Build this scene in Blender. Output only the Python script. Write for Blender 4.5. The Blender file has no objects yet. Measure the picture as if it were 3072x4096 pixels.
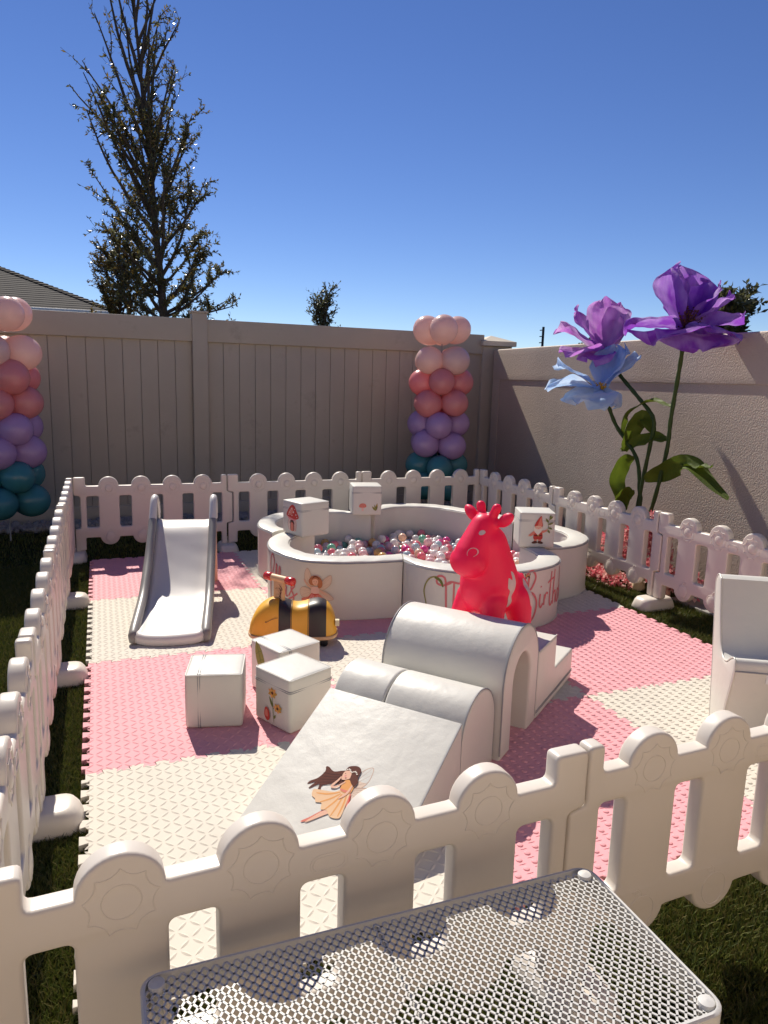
import bpy, bmesh, math, random
import numpy as np
from mathutils import Vector, Matrix, geometry
from mathutils.bvhtree import BVHTree
PI = math.pi
scene = bpy.context.scene
COL = scene.collection
rnd = random.Random(7)
GZ = -0.025                      # level of the turf; z = 0 is the top of the foam mats

# ------------------------------------------------------------------ helpers
def tag(o, label=None, cat=None, group=None, kind=None):
    if label: o['label'] = label
    if cat: o['category'] = cat
    if group: o['group'] = group
    if kind: o['kind'] = kind
    return o

def empty(name, loc=(0, 0, 0), rz=0.0):
    o = bpy.data.objects.new(name, None)
    COL.objects.link(o); o.location = loc; o.rotation_euler = (0, 0, rz); o.empty_display_size = 0.05
    return o

def link(name, me, mats=None, parent=None, loc=None, rz=None):
    o = bpy.data.objects.new(name, me); COL.objects.link(o)
    if mats is not None:
        if not isinstance(mats, (list, tuple)): mats = [mats]
        for m in mats: me.materials.append(m)
    if parent: o.parent = parent
    if loc is not None: o.location = loc
    if rz is not None: o.rotation_euler = (0, 0, rz)
    return o

def smooth(me, ang=35):
    me.polygons.foreach_set('use_smooth', [True] * len(me.polygons))
    me.set_sharp_from_angle(angle=math.radians(ang))
    return me

class MB:
    """Collects vertices and faces of one mesh."""
    def __init__(s): s.v = []; s.f = []; s.m = []
    def add(s, vs, fs, mi=0):
        b = len(s.v); s.v += [tuple(p) for p in vs]
        for f in fs: s.f.append([b + i for i in f]); s.m.append(mi)
    def grid(s, rows, closed_u=False, closed_v=False, mi=0):
        n = len(rows); k = len(rows[0]); vs = [p for r in rows for p in r]; fs = []
        for i in range(n if closed_u else n - 1):
            for j in range(k if closed_v else k - 1):
                a = i * k + j; b = i * k + (j + 1) % k; c = ((i + 1) % n) * k + (j + 1) % k; d = ((i + 1) % n) * k + j
                fs.append([a, b, c, d])
        s.add(vs, fs, mi)
    def tube(s, pts, r, seg=8, mi=0, caps=True, flat=1.0):
        pts = [Vector(p) for p in pts]; n = len(pts)
        rr = r if isinstance(r, (list, tuple)) else [r] * n
        t0 = (pts[1] - pts[0]).normalized()
        up = Vector((0, 0, 1)) if abs(t0.z) < 0.9 else Vector((1, 0, 0))
        nx = t0.cross(up).normalized(); rows = []
        for i in range(n):
            t = (pts[min(i + 1, n - 1)] - pts[max(i - 1, 0)]).normalized()
            nx = (nx - t * nx.dot(t)).normalized(); ny = t.cross(nx)
            rows.append([pts[i] + (nx * math.cos(a) + ny * math.sin(a) * flat) * rr[i] for a in [2 * PI * k / seg for k in range(seg)]])
        b = len(s.v); s.grid(rows, closed_v=True, mi=mi)
        if caps:
            s.f.append([b + k for k in range(seg)]); s.m.append(mi)
            e = b + (n - 1) * seg; s.f.append([e + seg - 1 - k for k in range(seg)]); s.m.append(mi)
    def lathe(s, prof, seg=24, o=(0, 0, 0), mi=0, M=None):
        rows = []
        for r, z in prof:
            row = [Vector((r * math.cos(2 * PI * k / seg), r * math.sin(2 * PI * k / seg), z)) for k in range(seg)]
            row = [(M @ p if M else p) + Vector(o) for p in row]; rows.append(row)
        s.grid(rows, closed_v=True, mi=mi)
    def rbox(s, size, r=0.01, n=8, bulge=0.0, M=None, mi=0):
        h = Vector(size) * 0.5
        for ax in range(3):
            for sg in (-1, 1):
                u, v = (ax + 1) % 3, (ax + 2) % 3; rows = []
                def par(k, hh):                       # denser towards the edges so the rounding has vertices
                    e = [-1, -1 + 0.33 * r / hh, -1 + 0.66 * r / hh, -1 + r / hh]
                    mid = [-1 + r / hh + (2 - 2 * r / hh) * i / n for i in range(1, n)]
                    return e + mid + [-x for x in e[::-1]]
                pu, pv = par(u, h[u]), par(v, h[v])
                for a in pu:
                    row = []
                    for b in pv:
                        p = Vector((0, 0, 0)); p[ax] = sg * h[ax]; p[u] = a * h[u]; p[v] = b * h[v]
                        q = Vector([max(-h[i] + r, min(h[i] - r, p[i])) for i in range(3)])
                        d = p - q; 
                        if d.length > 1e-9: p = q + d.normalized() * r
                        p[ax] += sg * bulge * (1 - a * a) * (1 - b * b)
                        row.append(M @ p if M else p)
                    rows.append(row)
                if sg < 0: rows = rows[::-1]
                s.grid(rows, mi=mi)
    def mesh(s, name, ang=35, weld=True):
        me = bpy.data.meshes.new(name); me.from_pydata(s.v, [], s.f)
        me.polygons.foreach_set('material_index', s.m); me.update()
        if weld:
            bm = bmesh.new(); bm.from_mesh(me); bmesh.ops.remove_doubles(bm, verts=bm.verts, dist=1e-5)
            bm.to_mesh(me); bm.free()
        smooth(me, ang); return me
    def build(s, name, mats, parent=None, ang=35, weld=True, loc=None, rz=None):
        return link(name, s.mesh(name, ang, weld), mats, parent, loc, rz)

def prism(loops, half, bevel=0.0, res=2, name='prism'):
    """Extruded outline with holes and rounded edges: outline in local (x, y), thickness along z."""
    cu = bpy.data.curves.new(name, 'CURVE'); cu.dimensions = '2D'; cu.fill_mode = 'BOTH'
    cu.extrude = max(half - bevel, 0.0001); cu.bevel_depth = bevel; cu.bevel_resolution = res; cu.offset = -bevel
    for L in loops:
        sp = cu.splines.new('POLY'); sp.points.add(len(L) - 1); sp.use_cyclic_u = True
        for p, q in zip(sp.points, L): p.co = (q[0], q[1], 0, 1)
    o = bpy.data.objects.new(name, cu); COL.objects.link(o)
    dg = bpy.context.evaluated_depsgraph_get()
    me = bpy.data.meshes.new_from_object(o.evaluated_get(dg))
    bpy.data.objects.remove(o); bpy.data.curves.remove(cu)
    bm = bmesh.new(); bm.from_mesh(me); bmesh.ops.remove_doubles(bm, verts=bm.verts, dist=1e-5)
    bmesh.ops.dissolve_degenerate(bm, edges=bm.edges, dist=1e-6)
    for f in bm.faces: f.smooth = abs(f.normal.z) < 0.985
    bm.to_mesh(me); bm.free()
    me.set_sharp_from_angle(angle=math.radians(40)); me.materials.clear()
    return me

XZ = Matrix(((1, 0, 0, 0), (0, 0, -1, 0), (0, 1, 0, 0), (0, 0, 0, 1)))     # prism outline (x, y) -> (x, z)

def arc(cx, cy, r, a0, a1, n=10):
    return [(cx + r * math.cos(math.radians(a0 + (a1 - a0) * i / n)), cy + r * math.sin(math.radians(a0 + (a1 - a0) * i / n))) for i in range(n + 1)]

def rrect(x0, y0, x1, y1, r, n=4):
    return arc(x0 + r, y0 + r, r, 180, 270, n) + arc(x1 - r, y0 + r, r, 270, 360, n) + arc(x1 - r, y1 - r, r, 0, 90, n) + arc(x0 + r, y1 - r, r, 90, 180, n)

def spline(pts, n=8, closed=False):
    P = [Vector(p) for p in pts]; out = []; m = len(P)
    for i in range(m if closed else m - 1):
        if closed: a, b, c, d = P[(i - 1) % m], P[i], P[(i + 1) % m], P[(i + 2) % m]
        else: a, b, c, d = P[max(i - 1, 0)], P[i], P[i + 1], P[min(i + 2, m - 1)]
        for k in range(n):
            t = k / n
            out.append(0.5 * ((2 * b) + (c - a) * t + (2 * a - 5 * b + 4 * c - d) * t * t + (3 * b - a - 3 * c + d) * t ** 3))
    if not closed: out.append(P[-1].copy())
    return out

def resample(P, n):
    P = [Vector(p) for p in P]; L = [0]
    for a, b in zip(P, P[1:]): L.append(L[-1] + (b - a).length)
    out = []; j = 0
    for i in range(n):
        t = L[-1] * i / (n - 1)
        while j < len(L) - 2 and L[j + 1] < t: j += 1
        f = (t - L[j]) / max(L[j + 1] - L[j], 1e-9); out.append(P[j].lerp(P[j + 1], min(f, 1)))
    return out

# ------------------------------------------------------------------ materials
def mat(name, col, rough=0.5, spec=0.5, bump=None, var=0.0, vscale=6.0, metal=0.0, sub=0.0, trans=0.0, coat=0.0, sheen=0.0, bump2=None, dirt=None):
    m = bpy.data.materials.new(name); m.use_nodes = True; nt = m.node_tree; N = nt.nodes; L = nt.links
    b = N['Principled BSDF']; b.inputs['Roughness'].default_value = rough
    b.inputs['Specular IOR Level'].default_value = spec; b.inputs['Metallic'].default_value = metal
    if coat: b.inputs['Coat Weight'].default_value = coat; b.inputs['Coat Roughness'].default_value = 0.15
    if sub: b.inputs['Subsurface Weight'].default_value = sub; b.inputs['Subsurface Radius'].default_value = (0.02, 0.012, 0.008); b.inputs['Subsurface Scale'].default_value = 0.5
    if sheen: b.inputs['Sheen Weight'].default_value = sheen
    c = (*col, 1); b.inputs['Base Color'].default_value = c
    tc = N.new('ShaderNodeTexCoord'); out = None
    if var:
        nz = N.new('ShaderNodeTexNoise'); nz.inputs['Scale'].default_value = vscale; nz.inputs['Detail'].default_value = 5; nz.inputs['Roughness'].default_value = 0.6
        L.new(tc.outputs['Object'], nz.inputs['Vector'])
        mx = N.new('ShaderNodeMix'); mx.data_type = 'RGBA'
        mr = N.new('ShaderNodeMapRange'); mr.inputs['From Min'].default_value = 0.3; mr.inputs['From Max'].default_value = 0.7
        L.new(nz.outputs['Fac'], mr.inputs['Value']); L.new(mr.outputs['Result'], mx.inputs['Factor'])
        mx.inputs['A'].default_value = (*[x * (1 - var) for x in col], 1); mx.inputs['B'].default_value = (*[min(x * (1 + var), 1) for x in col], 1)
        out = mx.outputs['Result']
        if dirt:
            n2 = N.new('ShaderNodeTexNoise'); n2.inputs['Scale'].default_value = dirt[1]; n2.inputs['Detail'].default_value = 8; n2.inputs['Roughness'].default_value = 0.7
            L.new(tc.outputs['Object'], n2.inputs['Vector'])
            r2 = N.new('ShaderNodeMapRange'); r2.inputs['From Min'].default_value = dirt[2]; r2.inputs['From Max'].default_value = dirt[2] + 0.12; r2.inputs['To Max'].default_value = dirt[3]
            L.new(n2.outputs['Fac'], r2.inputs['Value'])
            m2 = N.new('ShaderNodeMix'); m2.data_type = 'RGBA'; L.new(r2.outputs['Result'], m2.inputs['Factor']); L.new(out, m2.inputs['A']); m2.inputs['B'].default_value = (*dirt[0], 1)
            out = m2.outputs['Result']
        L.new(out, b.inputs['Base Color'])
        rv = N.new('ShaderNodeMapRange'); rv.inputs['To Min'].default_value = max(rough - 0.07, 0.05); rv.inputs['To Max'].default_value = min(rough + 0.07, 1)
        L.new(nz.outputs['Fac'], rv.inputs['Value']); L.new(rv.outputs['Result'], b.inputs['Roughness'])
    prev = None
    for bp in (bump, bump2):
        if not bp: continue
        nz = N.new('ShaderNodeTexNoise'); nz.inputs['Scale'].default_value = bp[0]; nz.inputs['Detail'].default_value = 4
        L.new(tc.outputs['Object'], nz.inputs['Vector'])
        bn = N.new('ShaderNodeBump'); bn.inputs['Strength'].default_value = bp[1]; bn.inputs['Distance'].default_value = bp[2]
        L.new(nz.outputs['Fac'], bn.inputs['Height'])
        if prev: L.new(prev, bn.inputs['Normal'])
        prev = bn.outputs['Normal']
    if prev: L.new(prev, b.inputs['Normal'])
    if trans:
        tr = N.new('ShaderNodeBsdfTranslucent'); tr.inputs['Color'].default_value = c
        if out: L.new(out, tr.inputs['Color'])
        ms = N.new('ShaderNodeMixShader'); ms.inputs['Fac'].default_value = trans
        L.new(b.outputs['BSDF'], ms.inputs[1]); L.new(tr.outputs['BSDF'], ms.inputs[2]); L.new(ms.outputs['Shader'], N['Material Output'].inputs['Surface'])
    return m

M_PLASTIC = mat('white_plastic', (0.70, 0.635, 0.55), 0.36, 0.45, bump=(420, 0.10, 0.001), var=0.025, vscale=5, sub=0.0)
M_EMBOSS = M_PLASTIC
M_VINYL = mat('white_leatherette', (0.66, 0.64, 0.575), 0.42, 0.4, bump=(260, 0.22, 0.0012), var=0.02, vscale=4, bump2=(8, 0.38, 0.012))
M_PIPING = mat('grey_piping', (0.30, 0.30, 0.31), 0.5)
M_CREAM = mat('cream_foam', (0.64, 0.59, 0.50), 0.75, 0.25, bump=(500, 0.2, 0.001), var=0.05, vscale=7, dirt=((0.50, 0.44, 0.36), 9, 0.60, 0.35))
M_PINK = mat('pink_foam', (0.74, 0.35, 0.375), 0.72, 0.25, bump=(500, 0.2, 0.001), var=0.06, vscale=7, dirt=((0.70, 0.22, 0.28), 9, 0.62, 0.4))
M_TURFBASE = mat('turf_backing', (0.020, 0.022, 0.007), 0.95, 0.1, var=0.4, vscale=30)
M_SLIDE = mat('slide_white', (0.70, 0.665, 0.615), 0.4, 0.45, bump=(300, 0.06, 0.001), var=0.04, vscale=5, dirt=((0.50, 0.47, 0.43), 14, 0.63, 0.3))
M_GREY = mat('slide_grey', (0.26, 0.245, 0.225), 0.38, 0.5, bump=(300, 0.08, 0.001), var=0.05)
M_PEACH = mat('peach_plastic', (0.80, 0.50, 0.36), 0.4, 0.4)
M_BEEY = mat('bee_yellow_leather', (0.80, 0.42, 0.035), 0.42, 0.5, bump=(240, 0.25, 0.001), var=0.05)
M_BEEB = mat('bee_black_leather', (0.030, 0.022, 0.020), 0.40, 0.5, bump=(240, 0.25, 0.001), var=0.1)
M_WOOD = mat('pale_wood', (0.66, 0.42, 0.22), 0.5, 0.4, var=0.15, vscale=18)
M_WOODG = mat('engraved_wood', (0.28, 0.14, 0.06), 0.6)
M_RED = mat('red_grip', (0.62, 0.025, 0.015), 0.25, 0.5, coat=0.5)
M_BLACK = mat('black_rubber', (0.012, 0.012, 0.013), 0.5, 0.4)
M_COW = mat('red_rubber', (0.98, 0.030, 0.125), 0.42, 0.45, var=0.03, vscale=9, bump=(90, 0.05, 0.002), trans=0.30)
M_COWW = mat('cow_white_print', (0.72, 0.52, 0.50), 0.5)
M_COWL = mat('cow_line_print', (0.85, 0.42, 0.42), 0.5)
M_FENCE = mat('tan_vinyl', (0.45, 0.39, 0.30), 0.55, 0.35, bump=(180, 0.15, 0.001), var=0.07, vscale=1.6, dirt=((.27, .22, .17), 3.2, .58, .45))
M_WALL = mat('stucco', (0.53, 0.435, 0.345), 0.62, 0.5, var=0.08, vscale=1.3, bump=(95, 0.8, 0.006), dirt=((.40, .30, .24), 2.4, .58, .4))
M_CAP = mat('cap_stone', (0.62, 0.54, 0.42), 0.7, 0.3, bump=(60, 0.4, 0.004), var=0.06)
M_STONE = mat('pale_stone', (0.27, 0.25, 0.235), 0.8, 0.3, var=0.25, vscale=25)
M_GRAVELB = mat('gravel_bed', (0.10, 0.09, 0.08), 0.95, 0.1, var=0.3, vscale=40)
M_PAVER = mat('grey_paver', (0.30, 0.28, 0.26), 0.85, 0.25, bump=(120, 0.4, 0.003), var=0.15, vscale=9)
M_BARK = mat('bark', (0.085, 0.065, 0.05), 0.9, 0.2, bump=(40, 0.6, 0.01), var=0.3, vscale=12)
M_LEAF = mat('oak_leaf', (0.115, 0.115, 0.050), 0.30, 0.6, var=0.45, vscale=3.0, trans=0.40)
M_LEAFY = mat('bronze_leaf', (0.20, 0.135, 0.035), 0.32, 0.5, var=0.45, vscale=4.0, trans=0.42)
M_ROOF = mat('asphalt_shingle', (0.062, 0.055, 0.050), 0.9, 0.2, bump=(60, 0.6, 0.006), var=0.35, vscale=9)
M_WHITEP = mat('white_paint', (0.8, 0.8, 0.78), 0.5)
M_HOUSE = mat('house_render', (0.55, 0.47, 0.38), 0.8)
M_POLE = mat('dark_pole', (0.03, 0.035, 0.04), 0.7)
M_TABLE = mat('white_powder_coat', (0.60, 0.585, 0.55), 0.42, 0.45, bump=(300, 0.08, 0.001))
M_FILL_CONC = mat('patio_concrete', (0.64, 0.54, 0.42), 0.85, 0.2, bump=(50, 0.3, 0.003), var=0.1)  # pale warm tone so the added slab throws light back

def balloon_mat(n, c): return mat(n, c, 0.24, 0.5, trans=0.38, coat=0.3, var=0.02, vscale=8)
B_BLUSH = balloon_mat('blush_latex', (0.95, 0.70, 0.62))
B_PINK = balloon_mat('pink_latex', (0.90, 0.36, 0.36))
B_LILAC = balloon_mat('lilac_latex', (0.62, 0.40, 0.70))
B_TEAL = balloon_mat('teal_latex', (0.085, 0.32, 0.36))

# ------------------------------------------------------------------ camera, light, sky
H_CAM, YAW, PITCH, ROLL = 1.3121853942514653, 0.3732741978212288, 0.17984203447640784, 0.02704773484932533
CAMP = Vector((0.0899580, -2.4173216, H_CAM))
def camera():
    f = Vector((math.sin(YAW) * math.cos(PITCH), math.cos(YAW) * math.cos(PITCH), -math.sin(PITCH)))
    r = Vector((math.cos(YAW), -math.sin(YAW), 0)); u = r.cross(f)
    r2 = r * math.cos(ROLL) + u * math.sin(ROLL); u2 = -r * math.sin(ROLL) + u * math.cos(ROLL)
    cd = bpy.data.cameras.new('camera'); o = bpy.data.objects.new('camera', cd); COL.objects.link(o)
    cd.sensor_fit = 'VERTICAL'; cd.sensor_height = 36.0; cd.sensor_width = 27.0; cd.lens = 2919.157 / 4096 * 36
    cd.clip_start = 0.02; cd.clip_end = 600
    M = Matrix.Identity(4)
    for i in range(3): M[i][0] = r2[i]; M[i][1] = u2[i]; M[i][2] = -f[i]; M[i][3] = CAMP[i]
    o.matrix_world = M; scene.camera = o
camera()
SUN_EL, SUN_AZ = math.radians(44.5), math.radians(-3.0)        # azimuth from +Y, clockwise towards +X
def light():
    d = Vector((math.sin(SUN_AZ) * math.cos(SUN_EL), math.cos(SUN_AZ) * math.cos(SUN_EL), math.sin(SUN_EL)))
    s = bpy.data.lights.new('sun', 'SUN'); s.energy = 5.0; s.angle = math.radians(0.5); s.color = (1.0, 0.93, 0.82)
    o = bpy.data.objects.new('sun', s); COL.objects.link(o); o.rotation_euler = d.to_track_quat('Z', 'Y').to_euler(); o.location = d * 30
    w = bpy.data.worlds.new('World'); scene.world = w; w.use_nodes = True; nt = w.node_tree
    sky = nt.nodes.new('ShaderNodeTexSky'); sky.sky_type = 'NISHITA'; sky.sun_disc = False
    sky.sun_elevation = SUN_EL; sky.sun_rotation = SUN_AZ; sky.air_density = 0.72; sky.dust_density = 0.0; sky.ozone_density = 3.0; sky.altitude = 0
    bg = nt.nodes['Background']; bg.inputs['Strength'].default_value = 0.087
    hs = nt.nodes.new('ShaderNodeHueSaturation'); hs.inputs['Saturation'].default_value = 1.16; hs.inputs['Hue'].default_value = 0.514
    nt.links.new(sky.outputs['Color'], hs.inputs['Color']); nt.links.new(hs.outputs['Color'], bg.inputs['Color'])
    vs = scene.view_settings; scene.display_settings.display_device = 'sRGB'
    vs.view_transform = 'Standard'; vs.look = 'None'; vs.exposure = 0.3; vs.gamma = 1.0
light()
scene.cycles.max_bounces = 8; scene.cycles.diffuse_bounces = 4; scene.cycles.transparent_max_bounces = 8
scene.cycles.use_adaptive_sampling = True; scene.cycles.use_denoising = True

# ------------------------------------------------------------------ ground, turf, gravel, added bounce slab
def sheet(name, x0, y0, x1, y1, z, m, kind='structure'):
    b = MB(); b.add([(x0, y0, z), (x1, y0, z), (x1, y1, z), (x0, y1, z)], [[0, 1, 2, 3]])
    return tag(b.build(name, m), kind=kind)
sheet('ground', -150, -150, 150, 200, GZ - 0.012, M_TURFBASE)
b = MB(); b.add([(-4, -1.99, GZ - 0.006), (7, -1.99, GZ - 0.006), (7, -9, GZ - 0.006), (-4, -9, GZ - 0.006)], [[3, 2, 1, 0]])
tag(b.build('patio', M_FILL_CONC), kind='structure')  # unseen slab, added to bounce warm sunlight onto the near fence

def blades(name, regions, mats, seed):
    rng = np.random.default_rng(seed); V = []; 
    for (x0, y0, x1, y1, dens, hgt) in regions:
        n = int((x1 - x0) * (y1 - y0) * dens)
        p = np.stack([rng.uniform(x0, x1, n), rng.uniform(y0, y1, n), np.full(n, GZ - 0.011)], 1)
        a = rng.uniform(0, 2 * PI, n); h = hgt * rng.uniform(0.6, 1.15, n); w = rng.uniform(0.0012, 0.0022, n) * (1 + 0.6 * (dens < 9000))
        lean = rng.uniform(0.15, 0.9, n) * h; la = rng.uniform(0, 2 * PI, n)
        d = np.stack([np.cos(a), np.sin(a), np.zeros(n)], 1); l = np.stack([np.cos(la) * lean, np.sin(la) * lean, h], 1)
        l1 = l * np.array([0.35, 0.35, 0.62]); 
        q = np.stack([p - d * w[:, None], p + d * w[:, None], p + l1 + d * w[:, None] * .8, p + l1 - d * w[:, None] * .8, p + l], 1)
        V.append(q)
    V = np.concatenate(V); n = len(V); co = V.reshape(-1, 3).astype(np.float32)
    base = np.arange(n)[:, None] * 5
    quads = (base + np.array([0, 1, 2, 3])).reshape(-1); tris = (base + np.array([3, 2, 4])).reshape(-1)
    me = bpy.data.meshes.new(name); me.vertices.add(n * 5); me.vertices.foreach_set('co', co.ravel())
    me.loops.add(n * 7); me.loops.foreach_set('vertex_index', np.concatenate([quads, tris]).astype(np.int32))
    me.polygons.add(n * 2)
    st = np.concatenate([np.arange(n) * 4, n * 4 + np.arange(n) * 3]).astype(np.int32)
    me.polygons.foreach_set('loop_start', st)
    mi = (rng.random(n) * len(mats)).astype(np.int32); me.polygons.foreach_set('material_index', np.concatenate([mi, mi]))
    me.update(calc_edges=True); me.validate()
    return tag(link(name, me, mats), kind='stuff')
G1 = mat('turf_olive', (0.118, 0.124, 0.022), 0.5, 0.35, trans=0.25)
G2 = mat('turf_green', (0.064, 0.084, 0.014), 0.5, 0.35, trans=0.25)
G3 = mat('turf_straw', (0.15, 0.13, 0.04), 0.55, 0.3, trans=0.2)
o = blades('grass', [(-0.62, -1.75, 0.02, 0.6, 52000, 0.030), (-1.0, 0.6, 0.02, 3.0, 26000, 0.030), (-1.6, 3.0, 3.4, 4.2, 3500, 0.03), (-2.6, 0.2, -1.0, 3.0, 7000, 0.03),
                   (3.0, -1.0, 3.45, 2.2, 22000, 0.030), (3.0, 2.2, 3.9, 4.3, 4000, 0.03), (3.45, 1.05, 3.8, 2.2, 8000, 0.03), (0.0, -1.98, 2.5, -1.0, 52000, 0.030), (2.5, -1.98, 3.4, -1.0, 12000, 0.03)], [G1, G2, G2, G3], 3)
tag(o, 'short dark green artificial turf around the foam mat', 'grass')

def pebbles(name, poly, n, r0, r1, m, seed, z=GZ):
    rg = random.Random(seed); base = []
    bm = bmesh.new(); bmesh.ops.create_icosphere(bm, subdivisions=1, radius=1.0)
    bm.verts.ensure_lookup_table(); bv = [v.co.copy() for v in bm.verts]; bf = [[v.index for v in f.verts] for f in bm.faces]; bm.free()
    mb = MB(); x0, y0, x1, y1, sl = poly
    for i in range(n):
        x = rg.uniform(x0, x1); y = rg.uniform(y0, y1) + sl * x; r = rg.uniform(r0, r1)
        M = Matrix.Rotation(rg.uniform(0, 6), 3, 'Z') @ Matrix.Rotation(rg.uniform(0, 6), 3, 'X')
        s = Vector((rg.uniform(.8, 1.4), rg.uniform(.6, 1), rg.uniform(.45, .8)))
        jit = [1 + rg.uniform(-.18, .18) for _ in bv]
        mb.add([M @ Vector((v.x * s.x * j, v.y * s.y * j, v.z * s.z * j)) * r + Vector((x, y, z + r * rg.uniform(.2, .8))) for v, j in zip(bv, jit)], bf)
    o = mb.build(name, m, weld=False, ang=20); return tag(o, kind='stuff')
o = pebbles('gravel', (-2.6, 4.22, 3.95, 4.52, 0.035), 3000, 0.018, 0.042, M_STONE, 5)
tag(o, 'pale stone gravel strip at the foot of the tan fence', 'gravel')
b = MB(); b.add([(-5, 4.0, GZ - .004), (4, 4.33, GZ - .004), (4, 4.72, GZ - .004), (-5, 4.4, GZ - .004)], [[0, 1, 2, 3]])
tag(b.build('gravel_bed', M_GRAVELB), kind='structure')
# pavers along the stucco wall
for i in range(7):
    y = 1.0 - i * 0.205
    b = MB(); b.rbox((0.30, 0.197, 0.04), 0.006, 2, M=Matrix.Translation((3.60 - (i % 2) * 0.012, y, GZ - 0.002)))
    tag(b.build('paver', M_PAVER), 'grey concrete paver lying between the right play fence and the stucco wall', 'paver', 'grey pavers along the stucco wall')

fill_house = empty('house', (1.0, -5.4, GZ)); tag(fill_house, 'beige rendered house behind the viewer whose patio opens on the yard', 'house')  # out of view; added as a warm reflector for faces turned this way
M_FILL_HOUSE = mat('warm_render', (.66, .52, .385), .85, .2, bump=(60, .3, .004), var=.05)  # warm colour tints the light this added wall returns
b = MB(); b.rbox((16, .3, 2.9), .01, 2, M=Matrix.Translation((0, -.15, 1.45))); b.build('wall', M_FILL_HOUSE, fill_house)
b = MB(); b.rbox((2.4, .04, 2.1), .01, 2, M=Matrix.Translation((-1.5, .012, 1.06))); dr = b.build('sliding_door', mat('door_glass', (.03, .035, .04), .08, .6), fill_house)
b = MB()
for x0, x1, z0, z1 in ((-2.76, -2.68, 0, 2.2), (-.32, -.24, 0, 2.2), (-2.68, -.32, 2.12, 2.2), (-1.54, -1.46, 0, 2.12)): b.rbox((x1 - x0, .08, z1 - z0), .008, 2, M=Matrix.Translation(((x0 + x1) / 2, .03, (z0 + z1) / 2)))
b.build('door_frame', M_WHITEP, dr)
b = MB(); b.rbox((16.6, .5, .18), .01, 2, M=Matrix.Translation((0, .10, 2.99))); b.build('eave', M_WHITEP, fill_house)

# ------------------------------------------------------------------ tall tan vinyl fence
FY = lambda x: 4.585 + 0.035 * x
fence = empty('vinyl_fence', (0, FY(0), GZ)); tag(fence, 'tall tan vinyl privacy fence closing the back of the yard', 'fence')
FA = math.atan(0.035)
def fbox(b, x0, x1, y0, y1, z0, z1, r=0.004):
    b.rbox((x1 - x0, y1 - y0, z1 - z0), r, 2, M=Matrix.Rotation(FA, 4, 'Z') @ Matrix.Translation(((x0 + x1) / 2, (y0 + y1) / 2, (z0 + z1) / 2)))
posts = [-3.83, -1.425, 0.98, 3.385]
for px in posts:
    b = MB(); fbox(b, px - .068, px + .068, -.03, .10, 0, 1.885); fbox(b, px - .078, px + .078, -.04, .11, 1.885, 1.905)
    b.build('post', M_FENCE, fence)
for i, (pa, pb) in enumerate(zip(posts, posts[1:] + [3.98])):
    a, c = pa + .068, pb - (.068 if i < 3 else 0)
    if c - a < .05: continue
    b = MB(); n = max(1, round((c - a) / 0.152)); w = (c - a) / n
    for k in range(n): fbox(b, a + k * w + .0018, a + (k + 1) * w - .0018, .022, .045, .12, 1.64, .0022)
    fbox(b, a - .005, c + .005, .046, .056, .12, 1.64, .002); b.build('board_panel', M_FENCE, fence, ang=30)
    b = MB(); fbox(b, a - .01, c + .01, -.012, .07, 1.632, 1.835, .004); b.build('top_rail', M_FENCE, fence)
    b = MB(); fbox(b, a - .01, c + .01, -.008, .07, 0.01, .135, .004); b.build('bottom_rail', M_FENCE, fence)

# ------------------------------------------------------------------ stucco wall and its pier
WDIR = Vector((0.0757, 1, 0)).normalized(); WN = Vector((-WDIR.y, WDIR.x, 0))       # WN points into the yard
W0 = Vector((3.83, 1.43, 0))
wall = empty('stucco_wall', (W0.x, W0.y, GZ)); tag(wall, 'beige stucco garden wall with recessed panel on the right side of the yard', 'wall')
def wbox(b, s0, s1, d0, d1, z0, z1, r=.006):       # s along the wall, d into the yard
    ang = math.atan2(WDIR.y, WDIR.x)
    b.rbox((s1 - s0, d1 - d0, z1 - z0), r, 6, M=Matrix.Rotation(ang, 4, 'Z') @ Matrix.Translation(((s0 + s1) / 2, (d0 + d1) / 2, (z0 + z1) / 2)))
b = MB(); wbox(b, -4.2, 3.22, -.20, -.009, 0, 1.66); b.build('wall_panel', M_WALL, wall)
b = MB(); wbox(b, -4.2, 3.22, -.0088, 0.0, 1.365, 1.675, .0038); wbox(b, 3.06, 3.22, -.0088, .0, 0, 1.364, .0038); b.build('wall_band', M_WALL, wall)
b = MB(); wbox(b, -4.2, 3.20, -.22, -.0095, 1.6605, 1.681, .01); b.build('wall_top', M_WALL, wall)
pier = empty('corner_pier', (4.15, 4.86, GZ)); tag(pier, 'square rendered corner pier with flat pyramid cap where fence and wall meet', 'pier')
b = MB(); b.rbox((.36, .36, 1.72), .008, 3, M=Matrix.Translation((0, .02, .86))); b.build('shaft', M_FENCE, pier)
b = MB(); h = .205
b.add([(-h, -h, 1.722), (h, -h, 1.722), (h, h, 1.722), (-h, h, 1.722), (-h, -h, 1.772), (h, -h, 1.772), (h, h, 1.79), (-h, h, 1.772), (0, 0, 1.84)],
      [[3, 2, 1, 0], [0, 1, 5, 4], [1, 2, 6, 5], [2, 3, 7, 6], [3, 0, 4, 7], [4, 5, 8], [5, 6, 8], [6, 7, 8], [7, 4, 8]])
b.build('pier_cap', M_CAP, pier, ang=10)

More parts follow.
